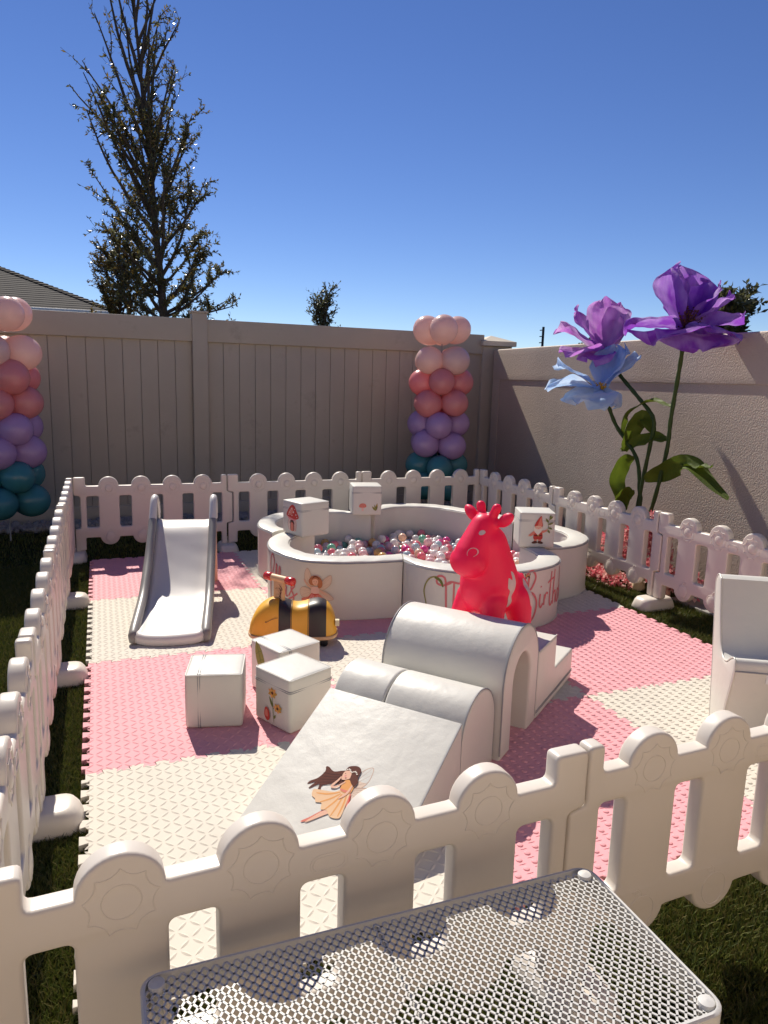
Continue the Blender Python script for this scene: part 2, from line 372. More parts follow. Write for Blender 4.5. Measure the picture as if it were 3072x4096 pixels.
# ------------------------------------------------------------------ neighbour's house, pole
house = empty('neighbour_house', (-4, 16, GZ)); tag(house, 'neighbouring house with dark shingled hip roof rising behind the tan fence', 'house')
ex, ey, ez = 4.53, -3.4, 2.435        # right front eave corner, local
sl = 0.42
b = MB(); b.rbox((15.0, 7.0, ez + .02), .01, 2, M=Matrix.Translation((ex - .45 - 7.5, ey + .45 + 3.5, (ez + .02) / 2))); b.build('wall', M_HOUSE, house)
b = MB(); rows = 36; run = 4.0
def roof_pt(s, t): return None
for k in range(rows):                                       # courses of shingles, each overlapping the one below
    d0, d1 = run * k / rows, run * (k + 1) / rows
    z0, z1 = ez + d0 * sl + .011, ez + d1 * sl + .004
    b.add([(ex - 15.9 + d0, ey + d0, z0), (ex - d0, ey + d0, z0), (ex - d1, ey + d1, z1), (ex - 15.9 + d1, ey + d1, z1), (ex - 15.9 + d0, ey + d0, z0 - .009), (ex - d0, ey + d0, z0 - .009)], [[0, 1, 2, 3], [4, 5, 1, 0]])
    b.add([(ex - d0, ey + d0, z0), (ex - d0, ey + 8 - d0, z0), (ex - d1, ey + 8 - d1, z1), (ex - d1, ey + d1, z1), (ex - d0, ey + d0, z0 - .009), (ex - d0, ey + 8 - d0, z0 - .009)], [[0, 1, 2, 3], [4, 5, 1, 0]])
roof = b.build('roof', M_ROOF, house, ang=5)
b = MB()
for k in range(44):                                         # ridge caps on the hip
    d = run * k / 44; e = run * (k + 1.25) / 44
    for sx, sy in ((-1, .0), (0, 1)): pass
    p0 = Vector((ex - d, ey + d, ez + d * sl + .035)); p1 = Vector((ex - e, ey + e, ez + e * sl + .016))
    b.add([p0 + Vector((-.13, -.02, -.012)), p0, p0 + Vector((.02, .13, -.012)), p1 + Vector((-.13, -.02, -.012)), p1, p1 + Vector((.02, .13, -.012))], [[0, 1, 4, 3], [1, 2, 5, 4]])
b.build('hip_cap', M_ROOF, roof, ang=5)
b = MB(); b.rbox((15.9, .10, .12), .01, 2, M=Matrix.Translation((ex - 7.95, ey - .05, ez - .05))); b.rbox((.10, 8.0, .12), .01, 2, M=Matrix.Translation((ex + .05, ey + 4.0, ez - .05))); b.build('gutter', M_WHITEP, house)

pole = empty('utility_pole', (10.75, 14, GZ)); tag(pole, 'thin dark utility pole with short pegs beyond the wall', 'pole')
b = MB(); b.tube([(0, 0, 0), (0, 0, 2.76)], .032, 8); b.build('shaft', M_POLE, pole)
for k in range(5):
    b = MB(); b.tube([(-.10, 0, 2.05 + k * .155), (.0, 0, 2.06 + k * .155)], .012, 5); b.build('peg', M_POLE, pole)

# ------------------------------------------------------------------ trees
def leaf_mesh(name, P, D, L, Wd, seed, mats):
    """One small folded leaf per entry, P base, D direction, L length, Wd width."""
    rng = np.random.default_rng(seed); P = np.array(P, float); D = np.array(D, float); n = len(P)
    D /= np.linalg.norm(D, axis=1, keepdims=True) + 1e-9
    r = rng.normal(size=(n, 3)); S = np.cross(D, r); S /= np.linalg.norm(S, axis=1, keepdims=True) + 1e-9
    U = np.cross(S, D); L = np.array(L)[:, None]; Wd = np.array(Wd)[:, None]
    q = np.stack([P, P + D * L * .45 + S * Wd + U * Wd * .35, P + D * L, P + D * L * .45 - S * Wd + U * Wd * .35], 1)
    me = bpy.data.meshes.new(name); me.vertices.add(n * 4); me.vertices.foreach_set('co', q.reshape(-1).astype(np.float32))
    me.loops.add(n * 6); base = np.arange(n)[:, None] * 4
    me.loops.foreach_set('vertex_index', np.concatenate([base + np.array([0, 1, 2]), base + np.array([0, 2, 3])], 1).reshape(-1).astype(np.int32))
    me.polygons.add(n * 2); me.polygons.foreach_set('loop_start', (np.arange(n * 2) * 3).astype(np.int32))
    me.polygons.foreach_set('material_index', np.repeat((rng.random(n) * len(mats)).astype(np.int32), 2))
    me.update(calc_edges=True); return me

def wander(p, d, length, n, rg, up=0.0, jit=0.12):
    pts = [Vector(p)]; d = Vector(d).normalized()
    for i in range(n):
        d = (d + Vector((rg.uniform(-jit, jit), rg.uniform(-jit, jit), rg.uniform(-jit, jit) + up))).normalized()
        pts.append(pts[-1] + d * length / n)
    return pts

def grow_tree(name, label, loc, trunk, limbs, seed, leaf=(0.055, 0.011), dens=1.0, mats=(M_LEAF,), tr=0.09, lmat=None):
    rg = random.Random(seed); root = empty(name, loc); tag(root, label, 'tree')
    tb = MB(); tp = spline(trunk, 6); n = len(tp); zt = trunk[-1][2]
    tb.tube(tp, [tr * (1 - i / n) ** 1.25 + .006 for i in range(n)], 9)
    lb = MB(); P = []; D = []; L = []; Wd = []
    def leaves_on(pts, k, spread=0.9):
        for _ in range(k):
            i = rg.randrange(1, len(pts)); p = pts[i].lerp(pts[i - 1], rg.random()); ax = (pts[i] - pts[i - 1]).normalized()
            d = ax * rg.uniform(.3, 1.0) + Vector((rg.gauss(0, 1), rg.gauss(0, 1), rg.gauss(0, 1))).normalized() * spread
            P.append(p); D.append(d); l = leaf[0] * rg.uniform(.6, 1.25); L.append(l); Wd.append(leaf[1] * rg.uniform(.7, 1.25))
    for (t, az, el, length, dn) in limbs:                      # t: height along the trunk
        f = t * (n - 1); i = min(int(f), n - 2); p = tp[i].lerp(tp[i + 1], f - i)
        d = Vector((math.cos(az) * math.cos(el), math.sin(az) * math.cos(el), math.sin(el)))
        pts = wander(p, d, length, 9, rg, up=0.05, jit=.10); r0 = .010 + .012 * length
        lb.tube(pts, [r0 * (1 - k / 10) + .003 for k in range(len(pts))], 5, caps=False)
        leaves_on(pts[3:], int(24 * length * dn * dens))
        for s in range(int(7 * length * dn) + 2):
            i = rg.randrange(2, len(pts)); q = pts[i].lerp(pts[i - 1], rg.random()); ax = (pts[i] - pts[i - 1]).normalized()
            dd = ax + Vector((rg.gauss(0, 1), rg.gauss(0, 1), rg.gauss(.25, .8))).normalized() * .95
            ln = length * rg.uniform(.16, .42) * (1.15 - i / len(pts)) + .10
            sub = wander(q, dd, ln, 5, rg, up=0.04, jit=.16)
            lb.tube(sub, [.0065 * (1 - k / 7) + .002 for k in range(len(sub))], 4, caps=False)
            leaves_on(sub, int((16 + 58 * ln) * dn * dens))
            for w in range(2):
                j = rg.randrange(1, len(sub)); dd = (sub[j] - sub[j - 1]).normalized() + Vector((rg.gauss(0, 1), rg.gauss(0, 1), rg.gauss(.1, .8))).normalized() * .9
                tw = wander(sub[j], dd, rg.uniform(.10, .22), 3, rg, jit=.2)
                lb.tube(tw, .0025, 3, caps=False); leaves_on(tw, int(8 * dn * dens))
    trunk_o = tb.build('trunk', M_BARK, root, ang=60); lb.build('branches', M_BARK, root, ang=60, weld=False)
    link('crown', leaf_mesh('crown', P, D, L, Wd, seed, mats), list(mats), root)
    return root

TX = 1.02
limbs = []; rg = random.Random(21)
# (height z, half width left, half width right) of the crown as it shows over the fence
env = [(2.0, .95, 1.15), (2.4, .95, 1.2), (3.2, 1.0, 1.1), (3.5, 1.05, 1.1), (3.85, 1.15, .95), (4.6, 1.1, .55), (5.3, .95, .45), (6.1, .45, .42), (6.9, .25, .25)]
for k in range(27):                                          # lower crown: spreading limbs
    z = 1.65 + 2.3 * (k / 27) + rg.uniform(-.12, .12); z2 = z + .45
    wl = np.interp(z2, [e[0] for e in env], [e[1] for e in env]); wr = np.interp(z2, [e[0] for e in env], [e[2] for e in env])
    az = k * 2.4 + rg.uniform(-.6, .6); c = math.cos(az); w = (wr if c > 0 else wl) * abs(c) + .60 * abs(math.sin(az)) * min(wl, wr) + .08
    el = math.radians(rg.uniform(25, 62)); ln = min(w * rg.uniform(.5, 1.1) / max(math.cos(el), .42), 1.45)
    limbs.append((z / 6.9, az, el, ln, rg.uniform(.45, 1.0)))
for z, az, el, ln, dn in ((3.0, PI - .1, 50, 1.75, .42), (3.25, PI + .3, 58, 1.9, .40), (3.5, PI - .25, 62, 1.9, .36), (3.75, PI, 60, 1.7, .30), (4.05, PI + .15, 66, 1.9, .28), (4.3, PI - .3, 68, 1.7, .26), (4.6, PI + .2, 70, 1.8, .26), (5.0, PI, 72, 1.5, .24),
                         (3.3, .2, 62, 1.3, .6), (3.7, -.3, 66, 1.25, .5), (4.1, .3, 72, 1.4, .42), (4.4, 0, 76, 1.3, .36), (4.8, .3, 70, 1.25, .28), (5.2, -.2, 72, 1.2, .26), (5.5, .2, 70, 1.0, .26), (3.9, 1.4, 68, 1.5, .40), (4.2, -1.5, 70, 1.5, .36), (4.7, 1.6, 74, 1.4, .30), (5.1, -1.4, 74, 1.3, .28), (5.6, 1.5, 76, 1.0, .3), (5.8, -1, 74, .9, .3), (6.1, PI, 70, .7, .3), (3.4, 1.8, 60, 1.2, .5), (3.6, -1.8, 60, 1.2, .5)):
    limbs.append((z / 6.9, az, math.radians(el), ln, dn))
limbs += [(.24, .15, .2, 1.15, .5), (.26, -.2, .35, 1.0, .7), (.20, .0, .1, 1.2, .35), (.25, PI - .5, .5, .9, .9), (.27, PI + .6, .6, .9, .9), (.29, .5, .6, .95, .9), (.33, .2, .55, 1.0, .9), (.22, -.3, .3, 1.0, .8), (.23, PI + .3, .35, .95, .7)]
grow_tree('oak_tree', 'tall slender live oak with sparse upper branches behind the tan fence', (TX, 9, GZ),
          [(.02, 0, 0), (.02, 0, 1.4), (.0, 0, 2.3), (-.06, 0, 3.2), (-.12, 0, 4.2), (-.2, 0, 5.2), (-.26, 0, 6.1), (-.27, 0, 6.9)], limbs, 11, dens=1.35, leaf=(.066, .0125), tr=.08, mats=(M_LEAF, M_LEAF, M_LEAF, M_LEAFY))
lim2 = [(.40 + .57 * k / 42, k * 2.4, math.radians(rg.uniform(25, 65)), rg.uniform(.40, .72), 1.0) for k in range(42)]
grow_tree('bushy_tree', 'low bronze green bushy tree at the foot of the tall oak behind the fence', (.45, 9.6, GZ),
          [(0, 0, 0), (.03, 0, 1.2), (0, 0, 2.2), (.05, 0, 2.95)], lim2, 5, leaf=(.042, .009), dens=1.7, mats=(M_LEAFY, M_LEAFY, M_LEAF), tr=.05)
lim3 = [(.62 + .34 * k / 20, k * 2.4, math.radians(rg.uniform(55, 78)), rg.uniform(.32, .58), .62) for k in range(20)]
grow_tree('young_tree', 'small thin young tree top showing above the fence between oak and balloons', (3.72, 10, GZ),
          [(0, 0, 0), (0, 0, 1.0), (.02, 0, 1.9), (0, 0, 2.5)], lim3, 9, leaf=(.055, .012), dens=1.0, tr=.025)
lim4 = [(.5 + .48 * k / 22, k * 2.4, math.radians(rg.uniform(35, 75)), rg.uniform(.22, .42), 1.1) for k in range(22)]
grow_tree('glossy_shrub_tree', 'dark glossy shrub top peeking over the stucco wall behind the big purple flower', (6.62, 4.0, GZ),
          [(0, 0, 0), (0, 0, 1.0), (.02, 0, 1.7), (0, 0, 2.1)], lim4, 13, leaf=(.085, .022), dens=1.0, tr=.035)
lim5 = [(.6 + .38 * k / 10, k * 2.4, math.radians(rg.uniform(30, 70)), rg.uniform(.15, .25), 1.0) for k in range(10)]
grow_tree('distant_tree', 'tiny dark tree top just over the wall beside the two smaller flowers', (11.5, 12.9, GZ),
          [(0, 0, 0), (0, 0, 1.2), (.02, 0, 1.8), (0, 0, 2.2)], lim5, 15, leaf=(.09, .03), dens=1.2, tr=.04)

# ------------------------------------------------------------------ foam floor tiles
def jig(n=11, a=0.035, h=0.0125):
    pts = [(0, 0), (a, 0)]; w = (1 - 2 * a) / n
    for k in range(n):
        x = a + k * w
        for t, s in ((.0, -h), (.27, -h), (.20, h), (.80, h), (.73, -h), (1.0, -h)):
            if k and t == 0: continue
            pts.append((x + t * w, s))
    return pts + [(1 - a, 0)]
JIG = jig()
def tile_outline():
    L = []
    for k, (o, d, nrm) in enumerate((((0, 0), (1, 0), (0, 1)), ((1, 0), (0, 1), (1, 0)), ((1, 1), (-1, 0), (0, 1)), ((0, 1), (0, -1), (1, 0)))):
        J = JIG if k < 2 else [(1 - t, s) for t, s in JIG[::-1]]
        for t, s in J:
            q = (o[0] + d[0] * t + nrm[0] * s, o[1] + d[1] * t + nrm[1] * s)
            if not L or math.dist(L[-1], q) > 1e-6: L.append(q)
    return L[:-1]
def tile_mesh(kind):
    base = prism([tile_outline()], .0105, .0022, 1)
    b = MB(); b.v = [tuple(v.co + Vector((0, 0, -.0105))) for v in base.vertices]; b.f = [list(p.vertices) for p in base.polygons]; b.m = [0] * len(b.f)
    if kind == 'lens':
        n = 33; p = 1.0 / n
        for i in range(n):
            for j in range(n):
                c = Vector(((i + .5) * p, (j + .5) * p, 0)); a = math.radians(45 if (i + j) % 2 else -45) + .0
                u = Vector((math.cos(a), math.sin(a), 0)); w = Vector((-u.y, u.x, 0)); z = Vector((0, 0, .0024)); l, q = .0172, .0054
                vs = [c - u * l, c - u * l * .5 + w * q * .8, c + w * q, c + u * l * .5 + w * q * .8, c + u * l, c + u * l * .5 - w * q * .8, c - w * q, c - u * l * .5 - w * q * .8,
                      c - u * l * .55 + z * .8, c + z, c + u * l * .55 + z * .8]
                b.add(vs, [[0, 8, 1], [1, 8, 9, 2], [2, 9, 10, 3], [3, 10, 4], [4, 10, 5], [5, 10, 9, 6], [6, 9, 8, 7], [7, 8, 0]])
    else:
        n = 26; p = 1.0 / n
        for i in range(n):
            for j in range(n):
                c = Vector(((i + .5) * p, (j + .25 + .5 * (i % 2)) * p, 0)); ring = []
                vs = []; fs = []
                for k, (r, z) in enumerate(((.0100, 0), (.0084, .0028), (.0046, .0040))):
                    vs += [c + Vector((r * math.cos(2 * PI * q / 10), r * math.sin(2 * PI * q / 10), z)) for q in range(10)]
                for k in range(2):
                    fs += [[k * 10 + q, k * 10 + (q + 1) % 10, k * 10 + 10 + (q + 1) % 10, k * 10 + 10 + q] for q in range(10)]
                fs.append([20 + q for q in range(10)]); b.add(vs, fs)
                c2 = c + Vector((0, p * .5, 0))
                for (cc, l, q) in ((c2, .0125, .0022),):
                    vs = [cc + Vector((-l, 0, 0)), cc + Vector((0, q, 0)), cc + Vector((l, 0, 0)), cc + Vector((0, -q, 0)), cc + Vector((-l * .6, 0, .0014)), cc + Vector((l * .6, 0, .0014))]
                    b.add(vs, [[0, 4, 1], [1, 4, 5, 2], [2, 5, 3], [3, 5, 4, 0]])
    me = b.mesh('foam_tile', 40, weld=False)
    for p in me.polygons: p.use_smooth = p.area < 2e-4 and abs(p.normal.z) < .9999
    return me
T_LENS, T_DOT = tile_mesh('lens'), tile_mesh('dot')
T_LABEL = {(0, 2): 'pink foam tile under the top of the grey and white slide', (1, 2): 'cream foam tile under the back left of the ball pit', (2, 2): 'pink foam tile hidden mostly under the back of the ball pit',
           (0, 1): 'cream foam tile under the foot of the grey and white slide', (1, 1): 'pink foam tile under the front left ring of the ball pit', (2, 1): 'cream foam tile in shade right of the ball pit',
           (0, 0): 'pink foam tile with the seamed cube standing on it at the left edge', (1, 0): 'cream foam tile under the yellow and black bee ride-on', (2, 0): 'large pink dotted foam tile lit by sun beside the turf on the right',
           (0, -1): 'cream ridged foam tile in the front left corner beside the ramp', (1, -1): 'pink dotted foam tile shaded by the arch in front', (2, -1): 'cream dotted foam tile beside the tall white foam lounger'}
for (i, j), lab in T_LABEL.items():
    kind = 'dot' if (i == 2 or (i, j) == (1, -1)) else 'lens'
    pink = (i + j) % 2 == 0
    me = (T_DOT if kind == 'dot' else T_LENS).copy()
    o = link('foam_tile', me, M_PINK if pink else M_CREAM, loc=(i + rnd.uniform(-.0015, .0015), j + rnd.uniform(-.0015, .0015), rnd.uniform(-.0006, .0006)), rz=rnd.uniform(-.0016, .0016))
    tag(o, lab, 'floor tile', 'jigsaw foam floor tiles')

# ------------------------------------------------------------------ play fence panels
PL = 1.08
PC = [.238, .460, .680, .900]
def panel_outline():
    o = []
    z0, zlow, zl, zr, zp = .075, .165, .112, .538, .600
    # bottom, left to right
    o += [(.006, z0), (.075, z0), (.075, zlow)]
    for c in PC: o += [(c - .074, zlow)] + [(x, z) for x, z in arc(c, zlow + .010, .067, 190, 350, 12)] + [(c + .074, zlow)]
    o += [(1.035, zlow), (1.035, z0), (1.074, z0)]
    # right end: the middle knuckle reaches into the next panel
    o += [(1.074, .232), (1.118, .240), (1.118, .462), (1.076, .470), (1.076, zp)]
    # top, right to left
    o += [(1.036, zp), (1.036, zr)]
    for c in PC[::-1]: o += [(c + .073, zr)] + arc(c, zr - .004, .068, 4, 176, 16) + [(c - .073, zr)]
    o += [(.082, zr), (.082, zp), (.004, zp), (.004, .474), (.046, .466), (.046, .236), (.006, .228)]
    return o
def fillet(P, r, n=3):
    out = []; m = len(P)
    for i in range(m):
        a, b, c = Vector(P[i - 1]), Vector(P[i]), Vector(P[(i + 1) % m]); u, w = (a - b), (c - b)
        if u.length < 1.5 * r or w.length < 1.5 * r or abs(u.normalized().dot(w.normalized())) > .8: out.append(tuple(b)); continue
        p, q = b + u.normalized() * r, b + w.normalized() * r
        for k in range(n + 1):
            t = k / n; out.append(tuple(p * (1 - t) ** 2 + b * 2 * t * (1 - t) + q * t * t))
    return out
wins = []
edges = [(.052, PC[0] - .070)] + [(PC[k] + .070, PC[k + 1] - .070) for k in range(3)] + [(PC[3] + .070, 1.040)]
for k, (a, c) in enumerate(edges): wins.append(rrect(a if k else .086, .238, c, .465, .014, 4)[::-1])
def panel_mesh():
    me = prism([fillet(panel_outline(), .012)] + wins, .0215, .008, 3)
    me.transform(XZ); b = MB()
    b.v = [tuple(v.co) for v in me.vertices]; b.f = [list(p.vertices) for p in me.polygons]; b.m = [0] * len(b.f)
    for side in (-1, 1):                                        # moulded reliefs: sun, handle slot, fruit
        y = side * .0213
        def ring(pts, r=.0030, closed=True): r = r * (.42 if side > 0 else .85); b.tube([(x, y, z) for x, z in (pts + pts[:1] if closed else pts)], r, 6, caps=not closed)
        for c in PC:
            zc = .520
            ring(arc(c, zc, .030, 0, 350, 22))
            if side < 0:
                for cz, rx, rz_ in ((zc, .027, .027), (.165, .036, .042)):
                    b.grid([[(c + rx * q * math.cos(t), y - .0065 * math.sqrt(max(0, 1 - q * q)), cz + rz_ * q * math.sin(t)) for t in [2 * PI * i / 18 for i in range(18)]] for q in (1.0, .9, .7, .45, .2, .01)], closed_v=True)
            ray = []
            for k in range(9):
                a0 = 90 + 40 * k; p0 = (c + .058 * math.cos(math.radians(a0)), zc + .058 * math.sin(math.radians(a0)))
                a1 = a0 + 40; p1 = (c + .058 * math.cos(math.radians(a1)), zc + .058 * math.sin(math.radians(a1)))
                mid = (c + .041 * math.cos(math.radians(a0 + 20)), zc + .041 * math.sin(math.radians(a0 + 20)))
                for t in range(5):
                    t /= 5; ray.append(tuple((1 - t) ** 2 * p0[i] + 2 * t * (1 - t) * mid[i] + t * t * p1[i] for i in (0, 1)))
            ring(ray)
        for k in (0, 1, 2, 3):
            c = PC[k]; ring([(c + .036 * math.cos(a) * (1 + .12 * math.sin(a)), .165 + .042 * math.sin(a)) for a in [2 * PI * i / 22 for i in range(22)]], .0034)
            ring([(c, .207), (c + .004, .222), (c + .014, .230)], .003, False)
            ring([(c + .004, .216), (c + .020, .214), (c + .028, .224), (c + .014, .226)], .0024)
        ring(arc(.543, .497, .013, 90, 270, 6) + arc(.577, .497, .013, -90, 90, 6), .0026)
        ring(arc(.543, .497, .018, 90, 270, 6) + arc(.577, .497, .018, -90, 90, 6), .0022)
    m2 = bpy.data.meshes.new('play_fence_panel'); m2.from_pydata(b.v, [], b.f); m2.update()
    bm = bmesh.new(); bm.from_mesh(m2)
    for f in bm.faces: f.smooth = not (abs(abs(f.normal.y) - 1) < .02 and f.calc_area() > 1e-5)
    bm.to_mesh(m2); bm.free(); m2.set_sharp_from_angle(angle=math.radians(42)); bpy.data.meshes.remove(me)
    return m2
PANEL = panel_mesh(); PANEL.materials.append(M_PLASTIC)
def foot_mesh():
    b = MB(); rows = []
    for z, sx, sy in ((0, .072, .128), (.012, .076, .132), (.050, .066, .118), (.066, .058, .106), (.072, .044, .090)):
        rows.append([(x, y, z) for x, y in rrect(-sx, -sy, sx, sy, min(sx, sy) * .72, 5)])
    b.grid(rows, closed_v=True); k = len(b.v) - len(rows[0]); b.f.append([k + i for i in range(len(rows[0]))]); b.m.append(0)
    b.tube([(-.020, 0, .06), (-.020, 0, .12)], .020, 10); b.tube([(.024, 0, .06), (.024, 0, .12)], .020, 10)
    me = b.mesh('foot', 45); return me
FOOT = foot_mesh(); FOOT.materials.append(M_PLASTIC)
panels = []
def run_of(start, ang, n, scale, labels):
    d = Vector((math.cos(ang), math.sin(ang), 0)); p = Vector((start[0], start[1], GZ))
    for k in range(n):
        o = bpy.data.objects.new('play_fence_panel', PANEL); COL.objects.link(o)
        o.location = p; o.rotation_euler = (0, 0, ang + rnd.uniform(-.006, .006)); o.scale = (scale, 1, 1)
        tag(o, labels[k], 'fence panel', 'white play fence panels around the foam mat')
        f = bpy.data.objects.new('foot', FOOT); COL.objects.link(f); f.parent = o
        p = p + d * PL * scale
run_of((-.105, 3.11), 0.0, 3, .997, ['white picket play fence panel in the shade behind the slide', 'white picket play fence panel behind the cube with the little mushroom', 'white picket play fence panel in front of the right balloon column'])
run_of((3.145, 3.11), math.atan2(-1, .036), 4, .978, ['white picket play fence panel at the back corner of the stucco wall side', 'white picket play fence panel in front of the pink flower petals', 'white picket play fence panel right of the flowers with crossing shadows', 'white picket play fence panel behind the tall white foam lounger'])
run_of((3.194, -1.166), math.atan2(-.045, -1), 3, 1.015, ['white picket play fence panel at the front right past the tall foam lounger', 'white picket play fence panel right of the mesh table, with turf under it', 'white picket play fence panel behind the mesh table, nearest the viewer'])
run_of((-.128, -1.345), math.radians(90), 4, 1.03, ['nearest white picket play fence panel along the left edge', 'second nearest white picket play fence panel on the left, beside the pink tile', 'white picket play fence panel on the left, beside the foot of the slide', 'farthest white picket play fence panel on the left, by the teal balloons'])

# ------------------------------------------------------------------ printed decals
class Decal:
    """Flat artwork in (u, v); emitted as small faces laid onto a surface through a mapping function."""
    def __init__(s): s.items = []
    def poly(s, pts, mi): s.items.append(('p', [tuple(p) for p in pts], mi)); return s
    def blob(s, cx, cy, rx, ry, mi, rot=0, n=14):
        c, k = math.cos(rot), math.sin(rot)
        return s.poly([(cx + rx * math.cos(a) * c - ry * math.sin(a) * k, cy + rx * math.cos(a) * k + ry * math.sin(a) * c) for a in [2 * PI * i / n for i in range(n)]], mi)
    def curve(s, pts, mi, n=6): return s.poly([tuple(p)[:2] for p in spline([(x, y, 0) for x, y in pts], n, closed=True)], mi)
    def stroke(s, pts, w, mi, n=7, taper=True):
        P = spline([(x, y, 0) for x, y in pts], n) if len(pts) > 2 else [Vector((x, y, 0)) for x, y in pts]
        m = len(P); Lf = []; Rt = []
        for i in range(m):
            t = (P[min(i + 1, m - 1)] - P[max(i - 1, 0)]).normalized(); q = Vector((-t.y, t.x, 0))
            k = w * .5 * ((.45 + .55 * math.sin(PI * i / (m - 1))) if taper else 1)
            Lf.append(P[i] + q * k); Rt.append(P[i] - q * k)
        for i in range(m - 1): s.items.append(('q', [tuple(v)[:2] for v in (Rt[i], Rt[i + 1], Lf[i + 1], Lf[i])], mi))
        return s
    def emit(s, mb, f, maxe=.02, off0=.0012, step=.00022, mbase=0, scale=1.0, origin=(0, 0)):
        off = off0; last = None
        for typ, pts, mi in s.items:
            pts = [(origin[0] + x * scale, origin[1] + y * scale) for x, y in pts]
            if typ == 'p' or last != (typ, mi): off += step
            last = (typ, mi)
            if typ == 'q': tris = [(pts[0], pts[1], pts[2]), (pts[0], pts[2], pts[3])]
            else:
                idx = geometry.tessellate_polygon([[Vector((x, y, 0)) for x, y in pts]])
                tris = [tuple(pts[i] for i in t) for t in idx]
            st = list(tris)
            while st:
                a, b, c = st.pop(); A, B, Cc = Vector(a), Vector(b), Vector(c)
                e = [(A - B).length, (B - Cc).length, (Cc - A).length]; k = e.index(max(e))
                if e[k] > maxe:
                    if k == 0: m = tuple((A + B) / 2); st += [(a, m, c), (m, b, c)]
                    elif k == 1: m = tuple((B + Cc) / 2); st += [(a, b, m), (a, m, c)]
                    else: m = tuple((Cc + A) / 2); st += [(a, b, m), (m, b, c)]
                    continue
                ar = (B - A).x * (Cc - A).y - (B - A).y * (Cc - A).x
                if abs(ar) < 1e-10: continue
                T = (a, b, c) if ar > 0 else (a, c, b)
                mb.add([f(x, y, off) for x, y in T], [[0, 1, 2]], mbase + mi)

INK = [mat('print_' + n, c, .85, .12) for n, c in (('red', (.56, .075, .06)), ('coral', (.72, .24, .18)), ('rose', (.76, .30, .30)), ('blush', (.82, .55, .48)), ('brown', (.135, .055, .042)),
       ('dark', (.085, .04, .035)), ('orange', (.80, .38, .14)), ('peach', (.84, .56, .34)), ('skin', (.82, .50, .36)), ('leaf', (.17, .20, .06)), ('olive', (.30, .28, .09)),
       ('cream', (.80, .72, .62)), ('wing', (.74, .58, .46)), ('wingline', (.58, .40, .30)), ('gold', (.62, .34, .08)), ('script', (.66, .20, .21)), ('white', (.84, .80, .76)), ('auburn', (.50, .20, .10)), ('grey', (.35, .33, .32)))]
IK = {m.name[6:]: i for i, m in enumerate(INK)}

def art_mushroom_house():
    d = Decal(); c = IK
    d.curve([(-.26, -.5), (-.32, -.2), (-.26, .02), (.26, .02), (.34, -.2), (.28, -.5), (0, -.54)], c['blush'])
    d.curve([(-.20, -.46), (-.24, -.2), (-.12, -.02), (.12, -.02), (.1, -.46)], c['cream'])
    d.curve([(-.46, .18), (-.30, .02), (0, -.05), (.30, .02), (.48, .16), (.40, .24), (0, .16), (-.40, .22)], c['rose'])
    d.curve([(-.48, .18), (-.28, .50), (-.06, .68), (.16, .64), (.34, .40), (.50, .14), (.2, .04), (0, .06), (-.25, .10)], c['red'])
    d.curve([(-.34, .24), (-.16, .50), (0, .58), (.08, .4), (-.1, .2)], c['coral'])
    for x, y, r in ((-.2, .32, .03), (-.05, .5, .035), (.1, .36, .04), (.2, .5, .025), (.3, .26, .035), (0, .2, .03), (-.12, .42, .02), (.38, .16, .025), (-.3, .2, .025)): d.blob(x, y, r, r, c['white'], n=8)
    d.curve([(-.12, -.5), (-.13, -.2), (-.06, -.09), (.08, -.09), (.15, -.2), (.14, -.5)], c['brown'])
    d.curve([(-.09, -.5), (-.10, -.22), (-.04, -.13), (.06, -.13), (.12, -.22), (.11, -.5)], c['coral'])
    for x in (-.03, .05): d.stroke([(x, -.5), (x, -.16)], .015, c['dark'])
    d.stroke([(-.17, -.2), (-.08, -.06), (.1, -.06), (.2, -.2)], .05, c['brown'])
    d.stroke([(-.26, -.5), (-.33, -.2), (-.26, .0)], .014, c['brown']); d.stroke([(.28, -.5), (.34, -.2), (.27, .0)], .014, c['brown'])
    return d
def art_mushroom():
    d = Decal(); c = IK
    d.curve([(-.12, -.5), (-.10, 0), (.10, 0), (.14, -.5)], c['blush']); d.stroke([(0, -.45), (0, 0)], .03, c['rose'])
    d.curve([(-.46, .0), (-.38, .36), (0, .5), (.40, .36), (.46, .0), (0, -.08)], c['coral'])
    for x, y in ((-.2, .2), (.05, .32), (.22, .14), (-.05, .1)): d.blob(x, y, .05, .04, c['rose'], n=8)
    return d
def leafp(d, x0, y0, x1, y1, w, mi, vein=None):
    dx, dy = x1 - x0, y1 - y0; l = math.hypot(dx, dy); nx, ny = -dy / l, dx / l
    L = [(x0 + dx * t + nx * w * math.sin(PI * t ** .8), y0 + dy * t + ny * w * math.sin(PI * t ** .8)) for t in [i / 8 for i in range(9)]]
    R = [(x0 + dx * t - nx * w * math.sin(PI * t ** .8), y0 + dy * t - ny * w * math.sin(PI * t ** .8)) for t in [i / 8 for i in range(7, 0, -1)]]
    d.poly(L + R, mi)
    if vein is not None: d.stroke([(x0, y0), (x0 + dx * .5 + nx * .01, y0 + dy * .5 + ny * .01), (x0 + dx * .95, y0 + dy * .95)], w * .16, vein)
def art_leaves():
    d = Decal(); c = IK
    leafp(d, .05, -.5, -.48, .1, .13, c['olive'], c['leaf']); leafp(d, .08, -.5, .22, .55, .13, c['leaf'], c['olive']); leafp(d, .05, -.5, -.15, .35, .10, c['olive'], c['leaf'])
    d.poly([(.1, .1), (.2, .52), (.26, .1)], c['gold']); return d
